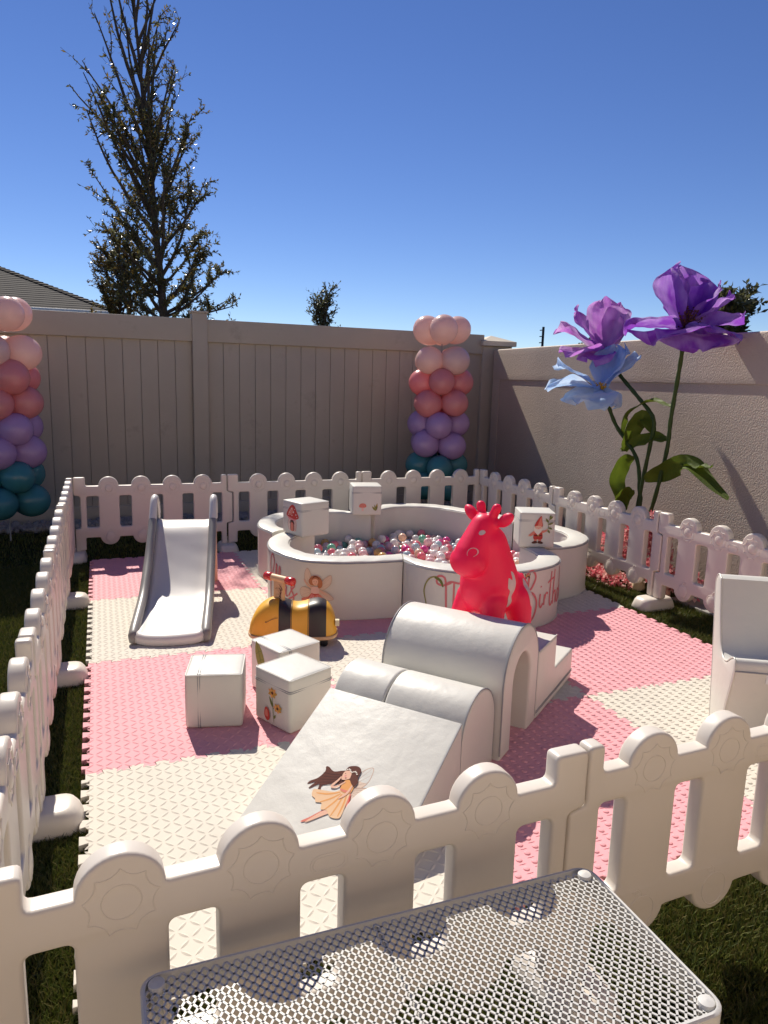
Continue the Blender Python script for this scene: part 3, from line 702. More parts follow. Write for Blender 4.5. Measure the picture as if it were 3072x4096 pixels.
def art_gnome():
    d = Decal(); c = IK
    for sx in (-1, 1):
        d.curve([(sx * .05, -.52), (sx * .05, -.34), (sx * .19, -.34), (sx * .17, -.52)], c['coral']); d.curve([(sx * .02, -.60), (sx * .04, -.50), (sx * .18, -.50), (sx * .30, -.58), (sx * .22, -.64)], c['brown'])
    d.curve([(-.22, -.36), (-.20, -.02), (-.12, .10), (.14, .10), (.22, -.02), (.24, -.36), (0, -.40)], c['red'])
    d.curve([(-.18, .06), (-.42, -.12), (-.48, -.22), (-.36, -.24), (-.18, -.10)], c['coral']); d.curve([(.16, .06), (.36, .10), (.46, .16), (.44, .04), (.20, -.06)], c['coral'])
    d.blob(-.47, -.22, .04, .04, c['skin'], n=8); d.blob(.47, .13, .04, .04, c['skin'], n=8)
    d.stroke([(-.22, -.18), (0, -.2), (.23, -.18)], .05, c['dark']); d.blob(.02, -.195, .04, .035, c['gold'], n=8)
    d.curve([(-.22, .22), (-.20, .04), (-.04, -.14), (.02, -.15), (.16, .02), (.22, .22), (0, .27)], c['cream'])
    d.curve([(-.16, .20), (-.14, .32), (.16, .32), (.18, .20), (0, .14)], c['skin']); d.blob(.01, .2, .035, .03, c['rose'], n=8)
    for sx in (-1, 1): d.blob(.01 + sx * .08, .25, .012, .014, c['dark'], n=6)
    d.curve([(-.20, .30), (-.12, .52), (.04, .76), (.14, .84), (.18, .60), (.22, .30), (0, .34)], c['red']); d.curve([(-.02, .36), (.04, .6), (.13, .80), (.16, .56), (.18, .33)], c['coral'])
    d.stroke([(.46, .0), (.52, .25), (.50, .5), (.60, .84)], .022, c['leaf'])
    for x0, y0, x1, y1 in ((.5, .5, .36, .74), (.55, .66, .74, .86), (.51, .4, .78, .52), (.51, .25, .74, .16), (.49, .12, .62, -.06), (.57, .74, .62, .92)): leafp(d, x0, y0, x1, y1, .05, c['leaf'], c['olive'])
    return d
def art_flower():
    d = Decal(); c = IK
    d.stroke([(.02, -.55), (.0, -.2), (-.02, .3)], .03, c['leaf']); d.stroke([(.0, -.1), (.12, .05), (.22, .1)], .022, c['leaf'])
    leafp(d, -.01, -.05, -.18, .28, .05, c['leaf']); leafp(d, .02, -.4, .12, -.25, .04, c['leaf'])
    for cx, cy, R, a0 in ((-.02, .42, .22, 0), (.24, .0, .2, .4)):
        for k in range(7):
            a = a0 + 2 * PI * k / 7; leafp(d, cx, cy, cx + R * math.cos(a), cy + R * .8 * math.sin(a), .06, c['orange'] if k % 2 else c['gold'])
        d.blob(cx, cy, .05, .05, c['brown'], n=8)
    d.curve([(-.40, -.40), (-.36, -.16), (-.26, -.10), (-.16, -.2), (-.14, -.42), (-.26, -.54)], c['red']); d.curve([(-.36, -.38), (-.32, -.2), (-.24, -.2), (-.22, -.4)], c['coral'])
    return d
def art_bigleaf():
    d = Decal(); c = IK
    leafp(d, -.25, .6, .20, -.35, .17, c['olive'], c['leaf'])
    for t in (.25, .45, .65, .82):
        x, y = -.25 + .45 * t, .6 - .95 * t; d.stroke([(x, y), (x + .10, y + .02), (x + .14, y + .07)], .012, c['leaf']); d.stroke([(x, y), (x - .06, y - .08), (x - .12, y - .09)], .012, c['leaf'])
    d.curve([(.26, -.45), (.30, -.2), (.42, -.16), (.46, -.4)], c['coral']); d.stroke([(-.3, -.75), (.0, -.6), (.16, -.72)], .02, c['brown'])
    return d
def wing(d, pts, c):
    d.curve(pts, c['wing']); P = spline([(x, y, 0) for x, y in pts], 6, closed=True); m = len(P)
    d.stroke([tuple(p)[:2] for p in P + P[:1]][::2], .014, c['wingline'], n=2, taper=False)
    for k in range(3, m - 3, 5): d.stroke([pts[0], (pts[0][0] * .5 + P[k].x * .5, pts[0][1] * .5 + P[k].y * .5 + .01), (P[k].x, P[k].y)], .007, c['wingline'], n=3)
def art_fairy_standing():
    d = Decal(); c = IK
    wing(d, [(-.06, .12), (-.30, .30), (-.36, .62), (-.26, .84), (-.12, .60), (-.02, .30)], c); wing(d, [(.10, .12), (.22, .40), (.46, .62), (.56, .60), (.52, .34), (.30, .14)], c)
    wing(d, [(-.06, .08), (-.34, .20), (-.52, .10), (-.48, -.12), (-.28, -.16), (-.06, .0)], c); wing(d, [(.10, .08), (.32, .10), (.56, -.06), (.62, -.18), (.36, -.20), (.10, -.02)], c)
    for sx in (-.05, .09): d.curve([(sx - .035, -.62), (sx - .04, -.3), (sx + .045, -.3), (sx + .035, -.62)], c['skin'])
    d.curve([(-.10, .0), (-.22, -.12), (-.46, -.22), (-.36, -.40), (-.30, -.48), (-.1, -.44), (.1, -.46), (.3, -.42), (.44, -.26), (.28, -.12), (.14, .0)], c['coral'])
    d.curve([(-.08, -.02), (-.20, -.22), (-.24, -.44), (-.04, -.43), (.0, -.1)], c['rose']); d.curve([(.06, -.04), (.12, -.2), (.14, -.44), (.30, -.38), (.18, -.12)], c['rose'])
    for x in (-.3, -.16, -.02, .12, .28): d.stroke([(x * .35, -.04), (x * .8, -.22), (x, -.43)], .012, c['red'])
    d.curve([(-.10, .20), (-.10, -.02), (.14, -.02), (.14, .20), (.02, .24)], c['blush']); d.stroke([(-.11, .0), (.02, -.03), (.15, .0)], .04, c['red'])
    d.stroke([(-.09, .19), (-.24, .28), (-.38, .46)], .045, c['skin']); d.stroke([(.13, .19), (.26, .06), (.42, -.02)], .045, c['skin'])
    d.curve([(-.14, .30), (-.20, .42), (-.10, .58), (.06, .62), (.20, .54), (.26, .38), (.24, .24), (.14, .20), (.08, .30), (-.04, .28)], c['auburn'])
    d.curve([(-.07, .36), (-.06, .50), (.06, .52), (.12, .44), (.09, .31), (.01, .28)], c['skin']); d.curve([(-.10, .46), (-.04, .56), (.10, .55), (.15, .44), (.04, .51)], c['auburn'])
    d.stroke([(-.10, .50), (.03, .59), (.17, .50)], .035, c['brown']); d.blob(-.015, .41, .010, .014, c['dark'], n=6); d.blob(.065, .41, .010, .014, c['dark'], n=6); d.stroke([(.0, .345), (.025, .337), (.05, .345)], .01, c['red'])
    return d
def art_fairy_running():
    d = Decal(); c = IK
    wing(d, [(.10, .10), (.10, .34), (.24, .60), (.38, .70), (.44, .52), (.42, .30), (.26, .10)], c); wing(d, [(.12, .06), (.34, .20), (.66, .26), (.82, .16), (.80, -.02), (.50, -.14), (.24, -.08)], c)
    d.curve([(-.02, .46), (-.18, .44), (-.36, .36), (-.52, .42), (-.58, .40), (-.54, .30), (-.60, .12), (-.72, .0), (-.74, -.08), (-.66, -.03), (-.60, .02), (-.66, -.14), (-.62, -.14), (-.50, .0), (-.46, -.12), (-.41, -.10), (-.42, -.02), (-.30, .08), (-.14, .14), (-.02, .10)], c['brown'], n=5)
    for k in range(5): d.stroke([(-.06, .40 - .06 * k), (-.30, .30 - .06 * k), (-.56, .26 - .08 * k)], .016, c['dark'])
    d.curve([(-.14, -.52), (-.02, -.44), (.04, -.40), (-.02, -.56), (-.20, -.72), (-.36, -.84), (-.40, -.83), (-.28, -.70)], c['coral']); d.curve([(-.10, -.50), (.06, -.38), (.10, -.44), (-.06, -.60), (-.26, -.80), (-.30, -.80)], c['skin'])
    d.curve([(.00, .02), (-.12, -.06), (-.46, -.12), (-.54, -.16), (-.50, -.28), (-.40, -.32), (-.34, -.38), (-.22, -.36), (-.16, -.48), (-.04, -.46), (.10, -.56), (.26, -.54), (.30, -.46), (.26, -.2), (.20, .04)], c['peach'], n=5)
    for a in ([(.02, -.02), (-.2, -.14), (-.44, -.2)], [(.05, -.04), (-.10, -.22), (-.26, -.35)], [(.08, -.04), (.02, -.25), (-.08, -.46)], [(.12, -.04), (.12, -.3), (.10, -.54)], [(.17, -.02), (.22, -.25), (.24, -.5)]): d.stroke(a, .035, c['orange'])
    d.curve([(-.02, .26), (-.01, .02), (.22, .02), (.20, .24), (.10, .28)], c['orange']); d.stroke([(-.02, .04), (.1, .03), (.22, .06)], .05, c['coral'])
    d.stroke([(.24, .02), (.28, -.16), (.34, -.30), (.46, -.34)], .05, c['coral']); d.stroke([(.25, -.02), (.32, -.2), (.36, -.36)], .03, c['red'])
    d.stroke([(.0, .22), (-.12, .06), (-.22, .04), (-.16, .20), (-.14, .30)], .05, c['skin']); d.stroke([(.18, .22), (.16, .0), (.06, -.16)], .05, c['skin'])
    d.curve([(-.14, .40), (-.13, .30), (-.10, .24), (-.02, .26), (.06, .34), (.04, .48), (-.08, .50)], c['skin'])
    d.curve([(-.12, .46), (-.10, .56), (.06, .62), (.18, .56), (.20, .40), (.25, .28), (.22, .18), (.14, .22), (.06, .30), (.03, .42), (-.02, .48)], c['brown'])
    for k in range(9): d.blob(-.10 + .031 * k, .485 + .022 * math.sin(k * 1.3) - .003 * k, .018, .016, c['cream'], n=6)
    d.stroke([(-.10, .385), (-.085, .375), (-.07, .385)], .01, c['dark']); d.blob(-.06, .325, .022, .018, c['rose'], n=6); d.stroke([(-.125, .29), (-.11, .285)], .01, c['red'])
    return d

# script lettering, one unit = letter height
def script(words):
    d = Decal()
    for pts, w in words: d.stroke(pts, w, IK['script'], n=6, taper=False)
    return d
TXT_ELLA = [([(.20, .62), (.30, .95), (.16, 1.16), (.02, .95), (.02, .70), (.10, .50), (.22, .52), (.10, .46), (.02, .20), (.04, -.15), (.16, -.28), (.30, -.05), (.36, .15)], .056),
            ([(.36, .15), (.46, .55), (.47, .86), (.43, .88), (.40, .5), (.44, .12), (.52, .14)], .056), ([(.52, .14), (.64, .55), (.66, .82), (.61, .84), (.58, .5), (.62, .12), (.70, .14)], .056),
            ([(.98, .36), (.84, .42), (.76, .22), (.82, .08), (.94, .18), (.98, .36), (.97, .12), (1.06, .10)], .052), ([(1.04, .66), (1.07, .60), (1.05, .54)], .05),
            ([(1.10, .12), (1.24, .34), (1.34, .44), (1.24, .46), (1.20, .34), (1.30, .18), (1.28, .02), (1.16, -.06), (1.10, .02), (1.24, .10), (1.46, .26)], .052)]
TXT_TH = [([(.42, .96), (.20, .86), (.0, .90), (.02, 1.10), (.20, 1.10), (.26, .90), (.28, .5), (.30, .1)], .060), ([(.22, .86), (.40, .98), (.62, .96), (.86, .98)], .060), ([(.50, .96), (.50, .5), (.50, .1), (.52, .4), (.62, .5), (.68, .3), (.70, .1)], .055)]
TXT_BIRTH = [([(.14, .95), (.10, .5), (.04, .0), (-.06, -.14)], .060), ([(-.10, .62), (.06, 1.0), (.24, 1.10), (.36, .92), (.24, .66), (.10, .56), (.30, .50), (.44, .24), (.36, -.10), (.16, -.26), (-.06, -.18), (-.10, -.04), (.0, .055)], .060),
             ([(.56, .46), (.55, .2), (.60, .10), (.68, .2)], .052), ([(.57, .66), (.585, .63)], .05), ([(.72, .14), (.74, .42), (.74, .30), (.80, .44), (.88, .42)], .052), ([(1.02, .98), (.98, .5), (.98, .16), (1.04, .08), (1.12, .18)], .052), ([(.86, .70), (1.0, .76), (1.18, .80)], .052),
             ([(1.20, 1.0), (1.16, .5), (1.16, .08), (1.18, .34), (1.28, .42), (1.32, .28), (1.33, .08)], .052), ([(1.60, .34), (1.48, .42), (1.40, .22), (1.46, .08), (1.56, .16), (1.62, .40), (1.64, .98), (1.62, .3), (1.66, .08)], .052),
             ([(1.92, .34), (1.80, .42), (1.72, .22), (1.78, .08), (1.88, .16), (1.92, .36), (1.92, .10)], .052), ([(2.02, .42), (2.02, .16), (2.10, .10), (2.20, .40), (2.16, -.2), (2.04, -.36)], .052)]

# ------------------------------------------------------------------ soft cubes
def soft_cube(label, loc, rz, art=None, seam='top', size=.212, tilt=0.0):
    root = empty('soft_cube', loc, rz); tag(root, label, 'soft cube', 'white leatherette soft cubes'); h = size / 2
    b = MB(); b.rbox((size, size, size), .013, 9, .004, M=Matrix.Translation((0, 0, h))); nm = [M_VINYL] + INK
    for face, dec, sc, org in (art or []):
        # faces: f front (-y), l left (-x), r right (+x)
        def f(u, v, off, face=face):
            u0, v0 = u / h, v / h; bl = .004 * max(0, 1 - u0 * u0) * max(0, 1 - v0 * v0) + off
            return {'f': (u, -h - bl, h + v), 'l': (-h - bl, -u, h + v), 'r': (h + bl, u, h + v)}[face]
        dec.emit(b, f, .02, mbase=1, scale=sc, origin=org, off0=.0006)
    b.build('cover', nm, root, ang=50)
    k = h + .0012
    if seam == 'top':                                           # zip seam a quarter of the way down, all round
        for dz in (0, .007):
            p = MB(); p.tube([(x, y, size * .76 + dz) for x, y in rrect(-k, -k, k, k, .012, 3) + [(-k, -k + .012)]], .0016, 5); p.build('zip_seam', M_PIPING, root)
    else:
        for dx in (0, .008):
            p = MB(); p.tube([(-h * .55 + dx, y, z + h) for y, z in rrect(-k, -k, k, k, .012, 3) + [(-k, -k + .012)]], .0016, 5); p.build('zip_seam', M_PIPING, root)
    p = MB(); p.tube([(x, y, size - .0035) for x, y in rrect(-h + .002, -h + .002, h - .002, h - .002, .010, 3) + [(-h + .002, -h + .012)]], .0028, 6); p.build('piping', M_VINYL, root)
    return root
R = math.radians
soft_cube('white soft cube with a seam over its top, leftmost of the three on the mat', (.474, .298, 0), R(-14), seam='side')
soft_cube('white soft cube with orange flowers printed on its side, in front of its neighbour', (.753, .190, 0), R(26), [('l', art_flower(), .125, (.012, -.02))])
soft_cube('white soft cube with a green leaf print, between the bee and another cube', (.790, .475, 0), R(23), [('l', art_bigleaf(), .17, (-.02, .01)), ('l', art_mushroom(), .04, (.06, -.06))], seam='side')
PZ = .338
soft_cube('white soft cube with a red mushroom house print on the left of the ball pit', (1.285, 1.985, PZ), R(20), [('l', art_mushroom_house(), .135, (.01, -.005))])
soft_cube('white soft cube with a tiny mushroom and leaves at the back of the ball pit', (1.895, 2.58, PZ), R(-12), [('f', art_mushroom(), .055, (-.032, -.045)), ('f', art_leaves(), .055, (.062, -.045))])
soft_cube('white soft cube with a red hatted gnome print on the right of the ball pit', (2.555, 1.345, PZ), R(-22), [('f', art_gnome(), .115, (.005, -.008))])

# ------------------------------------------------------------------ ball pit: five curved foam walls
PH = .338
RING = {
 'front_left': ([(1.355, 2.03), (1.25, 1.985), (1.145, 1.84), (1.11, 1.65), (1.175, 1.46), (1.30, 1.375), (1.43, 1.345), (1.56, 1.325), (1.672, 1.335)],
                [(1.31, 2.14), (1.16, 2.08), (1.03, 1.90), (.985, 1.63), (1.075, 1.37), (1.23, 1.26), (1.40, 1.222), (1.52, 1.208), (1.628, 1.205)]),
 'front_right': ([(1.678, 1.335), (1.715, 1.20), (1.80, 1.085), (1.95, .985), (2.13, .935), (2.30, .975), (2.42, 1.08), (2.455, 1.20), (2.458, 1.335)],
                 [(1.634, 1.205), (1.655, 1.09), (1.735, .955), (1.90, .845), (2.12, .805), (2.34, .85), (2.50, .97), (2.565, 1.15), (2.575, 1.30)]),
 'right': ([(2.60, 1.385), (2.72, 1.365), (2.85, 1.42), (2.94, 1.53), (2.97, 1.66), (2.945, 1.80), (2.88, 1.93), (2.83, 2.02)],
           [(2.585, 1.255), (2.72, 1.235), (2.90, 1.30), (3.05, 1.46), (3.09, 1.66), (3.06, 1.86), (2.98, 2.01), (2.93, 2.10)]),
 'back_right': ([(2.825, 2.03), (2.78, 2.20), (2.68, 2.42), (2.50, 2.72), (2.26, 2.80), (2.06, 2.70), (1.955, 2.53)],
                [(2.925, 2.11), (2.90, 2.26), (2.80, 2.48), (2.58, 2.82), (2.27, 2.925), (1.99, 2.81), (1.855, 2.62)]),
 'back_left': ([(1.915, 2.50), (1.80, 2.62), (1.66, 2.69), (1.42, 2.66), (1.24, 2.52), (1.17, 2.32), (1.20, 2.14)],
               [(1.83, 2.61), (1.76, 2.73), (1.66, 2.815), (1.36, 2.785), (1.14, 2.60), (1.05, 2.32), (1.09, 2.08)])}
RLAB = {'front_left': 'curved white foam ball pit wall with the pink name lettering and a fairy print', 'front_right': 'curved white foam ball pit wall behind the red cow, with pink Birthday lettering',
        'right': 'curved white foam ball pit wall on the right, behind the gnome cube', 'back_right': 'curved white foam ball pit wall at the back right behind the balls', 'back_left': 'curved white foam ball pit wall at the back left under the mushroom cubes'}
for key, (inn, outr) in RING.items():
    N = 64
    A = resample(spline([(x, y, 0) for x, y in inn], 8), N); B = resample(spline([(x, y, 0) for x, y in outr], 8), N)
    root = empty('ball_pit_wall', (B[N // 2].x, B[N // 2].y, 0)); tag(root, RLAB[key], 'pit wall', 'curved foam walls of the ball pit'); o0 = root.location.copy()
    rg = random.Random(len(key)); ph = [rg.uniform(0, 6) for _ in range(6)]
    prof = [(0, 0), (0, .006), (-.004, .05), (-.006, .17), (-.003, .29), (0.004, .318), (.03, .332), (.12, .337), (.5, .3395), (.88, .337), (.97, .332), (1.0, .318), (1.005, .29), (1.008, .17), (1.005, .05), (1.0, 0)]
    rows = []
    for i in range(N):
        a, c = A[i] - o0, B[i] - o0; s = i / (N - 1); row = []
        for w, z in prof:
            wr = .0011 * (math.sin(s * 41 + ph[0]) * math.sin(s * 17 + ph[1]) + .6 * math.sin(s * 73 + ph[2]))
            if z > .33: zz = z + wr * .9 - .002 * abs(math.sin(s * 57 + ph[3])) * math.sin(PI * w); ww = w
            elif w > .5 and z > .03: zz = z; ww = w + wr * 2.2 * min(1, z * 6)
            else: zz = z; ww = w + (wr * .4 if z > .03 else 0)
            p = c.lerp(a, ww); row.append((p.x, p.y, zz))
        rows.append(row)
    b = MB(); b.grid(rows); k = len(prof); b.f.append(list(range(k))); b.m.append(0); b.f.append([(N - 1) * k + i for i in range(k)][::-1]); b.m.append(0)
    L = [0.0]
    for i in range(1, N): L.append(L[-1] + (B[i] - B[i - 1]).length)
    def onwall(u, v, off):                                      # u: metres along the outside, v: height
        i = max(0, min(N - 2, int(np.searchsorted(L, u)) - 1)); t = (u - L[i]) / max(L[i + 1] - L[i], 1e-6)
        p = B[i].lerp(B[i + 1], t); tg = (B[i + 1] - B[i]).normalized(); nr = Vector((tg.y, -tg.x, 0))
        if nr.dot(p - A[i]) < 0: nr = -nr
        # follow the slight bulge of the cover
        bl = .0008 * math.sin(PI * min(max(v / .3, 0), 1)) + .0012
        q = p - o0 + nr * (off + bl); return (q.x, q.y, v)
    if key == 'front_left':
        script(TXT_ELLA).emit(b, onwall, .03, mbase=1, scale=.195, origin=(.655, .085))
        art_fairy_standing().emit(b, onwall, .02, mbase=1, scale=.165, origin=(1.045, .150))
    if key == 'front_right':
        d = Decal(); d.stroke([(0, -.6), (.03, -.1), (-.08, .4), (.1, .8), (.4, .9), (.6, .66)], .05, IK['olive']); d.stroke([(.3, .88), (.5, .8), (.6, .6)], .09, IK['leaf'])
        d.emit(b, onwall, .03, mbase=1, scale=.165, origin=(.20, .14))
        script(TXT_TH).emit(b, onwall, .03, mbase=1, scale=.185, origin=(.265, .09))
        script(TXT_BIRTH).emit(b, onwall, .03, mbase=1, scale=.215, origin=(.745, .09))
        d = Decal(); d.curve([(-.5, 0), (-.6, .5), (0, .1), (.6, .5), (.5, 0), (.4, -.5), (0, -.1), (-.4, -.5)], IK['brown']); d.blob(.3, .15, .2, .16, IK['gold']); d.blob(-.3, .15, .2, .16, IK['gold']); d.emit(b, onwall, .02, mbase=1, scale=.03, origin=(.765, .30))
    b.build('cover', [M_VINYL] + INK, root, ang=50, weld=False)
    for w, z, r in ((.0, .322, .0030), (1.0, .322, .0025), (-.002, .006, .0026)):
        p = MB(); p.tube([tuple((B[i].lerp(A[i], w + (-.012 if w < .5 else .012))) - o0 + Vector((0, 0, z))) for i in range(N)], r, 5)
        p.build('piping', M_PIPING if z > .1 and w < .5 else M_VINYL, root)

# balls
INNER = []
for k in ('front_left', 'front_right', 'right', 'back_right', 'back_left'): INNER += [Vector((x, y)) for x, y in RING[k][0]]
def inside(x, y, pad=0):
    c = False; n = len(INNER); dm = 9
    for i in range(n):
        a, b2 = INNER[i], INNER[(i + 1) % n]
        if (a.y > y) != (b2.y > y) and x < (b2.x - a.x) * (y - a.y) / (b2.y - a.y) + a.x: c = not c
        ab = b2 - a; t = max(0, min(1, (Vector((x, y)) - a).dot(ab) / max(ab.length_squared, 1e-9))); dm = min(dm, (Vector((x, y)) - a - ab * t).length)
    return c and dm > pad
def ball_mat(n, c, t=.34): return mat(n, c, .18, .5, trans=t, coat=.25)
BALLS = [('pearl white', (.90, .86, .84), 36), ('pale pink', (.92, .66, .66), 24), ('coral pink', (.92, .30, .36), 15), ('hot pink', (.88, .14, .42), 7), ('pale blue', (.60, .72, .76), 11), ('mint green', (.30, .66, .50), 4), ('golden yellow', (.82, .54, .20), 5), ('peach', (.92, .68, .52), 7)]
BR = .0315
bb = MB(); bb.lathe([(max(BR * math.sin(PI * i / 12), 1e-6), -BR * math.cos(PI * i / 12)) for i in range(13)], 18); bme = bb.mesh('ball', 80)
bmeshes = []
for n, c, w in BALLS:
    m = bme.copy(); m.materials.append(ball_mat('ball_' + n.replace(' ', '_'), c)); bmeshes.append(m)
rb = random.Random(4); pts = []
tries = 0
while tries < 30000 and len(pts) < 285:
    tries += 1; x, y = rb.uniform(1.05, 3.0), rb.uniform(.9, 2.9)
    if not inside(x, y, .030): continue
    if y < 1.20 and rb.random() < .5: continue                  # hidden close behind the front walls
    if any((x - p[0]) ** 2 + (y - p[1]) ** 2 < (.0555) ** 2 for p in pts): continue
    pts.append((x, y))
for x, y in pts:
    z = .118 + .014 * math.sin(x * 5 + 1) * math.cos(y * 4) + rb.uniform(-.014, .022)
    k = rb.choices(range(len(BALLS)), [w for _, _, w in BALLS])[0]
    o = bpy.data.objects.new('ball', bmeshes[k]); COL.objects.link(o); o.location = (x, y, z)
    tag(o, BALLS[k][0] + ' plastic ball lying among others in the ball pit', 'ball', BALLS[k][0] + ' balls in the pit')
mb = MB(); base = [(max(BR * math.sin(PI * i / 7), 1e-6), -BR * math.cos(PI * i / 7)) for i in range(8)]; mi = 0; lay = []
for tr in range(9000):
    x, y = rb.uniform(1.05, 3.0), rb.uniform(.9, 2.9)
    if inside(x, y, .026) and not any((x - p[0]) ** 2 + (y - p[1]) ** 2 < .046 ** 2 for p in lay): lay.append((x, y))
for x, y in lay:
    k = rb.choices(range(len(BALLS)), [w for _, _, w in BALLS])[0]; mb.lathe(base, 10, (x, y, .078 + rb.uniform(-.012, .012)), mi=k)
o = mb.build('balls_beneath', [m.materials[0] for m in bmeshes], weld=False, ang=80); tag(o, 'lower layer of mixed plastic balls filling the pit', 'balls', kind='stuff')
b = MB(); b.add([(p.x, p.y, .012) for p in INNER], [list(range(len(INNER)))]); tag(b.build('pit_mat', M_CREAM), 'cream floor mat under the balls of the pit', 'mat')

# ------------------------------------------------------------------ soft climber: ramp, half-moon, arch, steps
CA = R(39); CP = Vector((1.355, -.37, 0))
U = Vector((math.cos(CA), math.sin(CA), 0)); V = Vector((-math.sin(CA), math.cos(CA), 0))
def climber_piece(name, label, cat, s0, t0, ang=0.0):
    o = empty(name, CP + U * s0 + V * t0, CA + ang); return tag(o, label, cat)
def side_prism(profile, width, bev=.012, res=3):
    """profile in (s, z); extruded along t from 0 to width."""
    me = prism([profile], width / 2, bev, res); me.transform(XZ); me.transform(Matrix.Translation((0, width / 2, 0))); return me
def outline_piping(profile, t, root, r=.0028, m=None):
    p = MB(); P = [(x, t, z) for x, z in profile]; p.tube(P, r, 6); p.build('piping', m or M_PIPING, root)
ar = climber_piece('foam_arch', 'tall white foam arch tunnel with an open end, middle of the climber', 'foam arch', 0, 0)
W_, H_ = .375, .447; rad = W_ / 2
prof_a = [(0.002, 0), (0, .10)] + arc(rad, H_ - rad, rad, 180, 0, 22) + [(W_, .10), (W_ - .002, 0), (.283, 0)] + arc(.188, .250, .093, 0, 180, 16) + [(.095, 0)]
link('arch_body', side_prism(prof_a, .49), M_VINYL, ar)
top = [(0.0, .02)] + arc(rad, H_ - rad, rad + .0005, 180, 0, 22) + [(W_, .02)]
outline_piping([(x, z) for x, z in top], .004, ar); outline_piping([(x, z) for x, z in top], .486, ar)
hb = climber_piece('foam_half_moon', 'low white foam half-moon step with a seam round its middle, between ramp and arch', 'foam step', -.292, .025)
w2, h2 = .282, .315; r2 = w2 / 2
prof_h = [(0, 0), (0, .08)] + arc(r2, h2 - r2, r2, 180, 0, 20) + [(w2, .08), (w2, 0)]
for a, c in ((0, .298), (.300, .50)):
    me = side_prism(prof_h, c - a, .010); me.transform(Matrix.Translation((0, a, 0))); link('half_moon_body', me, M_VINYL, hb)
outline_piping([(0, .02)] + arc(r2, h2 - r2, r2, 180, 0, 20) + [(w2, .02)], .004, hb)
rp = climber_piece('foam_ramp', 'white foam wedge ramp with a printed fairy in an orange dress', 'foam ramp', -.79, .025)
RL = .496; RH = .262
prof_r = [(0, 0), (0, .018), (RL - .004, RH), (RL, RH - .006), (RL, 0)]
me = side_prism(prof_r, .50, .008, 3)
b = MB(); b.v = [tuple(v.co) for v in me.vertices]; b.f = [list(p.vertices) for p in me.polygons]; b.m = [0] * len(b.f)
sl_ = math.atan2(RH - .018, RL)
def onramp(u, v, off):       # u across (towards +t is left for the viewer), v up the slope
    s = v * math.cos(sl_); return (s - off * math.sin(sl_), .25 - u, .018 + v * math.sin(sl_) + off * math.cos(sl_))
art_fairy_running().emit(b, onramp, .03, mbase=1, scale=.150, origin=(.0, .205), off0=.0006)
b.build('ramp_body', [M_VINYL] + INK, rp, ang=30, weld=False)
outline_piping([(.004, .014), (RL - .004, RH - .002)], .003, rp)
st_ = climber_piece('foam_steps', 'white foam two-step stair behind the arch, under the red cow', 'foam steps', .382, 0)
prof_s = [(0, 0), (0, .283), (.238, .283), (.238, .140), (.508, .140), (.508, 0)]
me = side_prism(fillet(prof_s, .012), .49, .010); link('steps_body', me, M_VINYL, st_)
outline_piping([(.01, .283), (.238, .283)], .003, st_, m=M_VINYL)
for dz in (0, .008):
    p = MB(); p.tube([(.0, -.0012, .03 + dz), (.25, -.0022, .032 + dz), (.508, -.001, .034 + dz), (.5092, .02, .034 + dz), (.5092, .45, .034 + dz)], .0016, 5); p.build('zip_seam', M_PIPING, st_)

# tall foam seat at the right edge
seat = empty('foam_lounger', (2.30, -.38, 0), R(-31)); tag(seat, 'tall white foam wave lounger with a red and white care tag at the right edge', 'foam lounger')
prof_w = [tuple(p)[:2] for p in spline([(x, z, 0) for x, z in [(-.03, 0), (-.035, .06), (-.090, .33), (-.135, .52), (-.130, .570), (-.105, .590), (-.073, .580)]], 5)][:-1] + \
         [tuple(p)[:2] for p in spline([(x, z, 0) for x, z in [(-.073, .580), (-.050, .50), (-.026, .43), (.015, .338), (.060, .306), (.105, .308), (.150, .336), (.185, .350), (.203, .335), (.206, .308)]], 6)][:-1] + \
         [tuple(p)[:2] for p in spline([(x, z, 0) for x, z in [(.206, .308), (.196, .27), (.172, .205), (.149, .14), (.138, .07), (.14, 0)]], 5)]
me = prism([[(x, z) for x, z in prof_w][::-1]], .24, .012, 3)
me.transform(Matrix(((0, 0, -1, .24), (-1, 0, 0, 0), (0, 1, 0, 0), (0, 0, 0, 1))))
link('body', me, M_VINYL, seat)
p = MB(); p.tube([(.003, -x, z) for x, z in prof_w], .0032, 6); p.build('piping', M_VINYL, seat)
p = MB(); p.tube([(.003 + .47 * i / 20, -.2075, .3075) for i in range(21)], .003, 6); p.build('piping', M_PIPING, seat)
b = MB(); b.rbox((.052, .0022, .034), .001, 2, M=Matrix.Translation((.138, -.2035, .285)))
d = Decal(); d.curve([(-.38, .0), (-.36, .26), (-.22, .36), (-.08, .26), (-.06, .0), (-.22, -.34)], IK['red'])
for k in range(3): d.poly([(.04, .22 - .2 * k), (.42 - .06 * k, .22 - .2 * k), (.42 - .06 * k, .12 - .2 * k), (.04, .12 - .2 * k)], IK['grey'])
d.emit(b, lambda u, v, off: (.138 + u, -.2046 - off, .285 + v), .05, mbase=1, scale=.046, off0=.0002)
b.build('care_tag', [M_WHITEP] + INK, seat, weld=False)

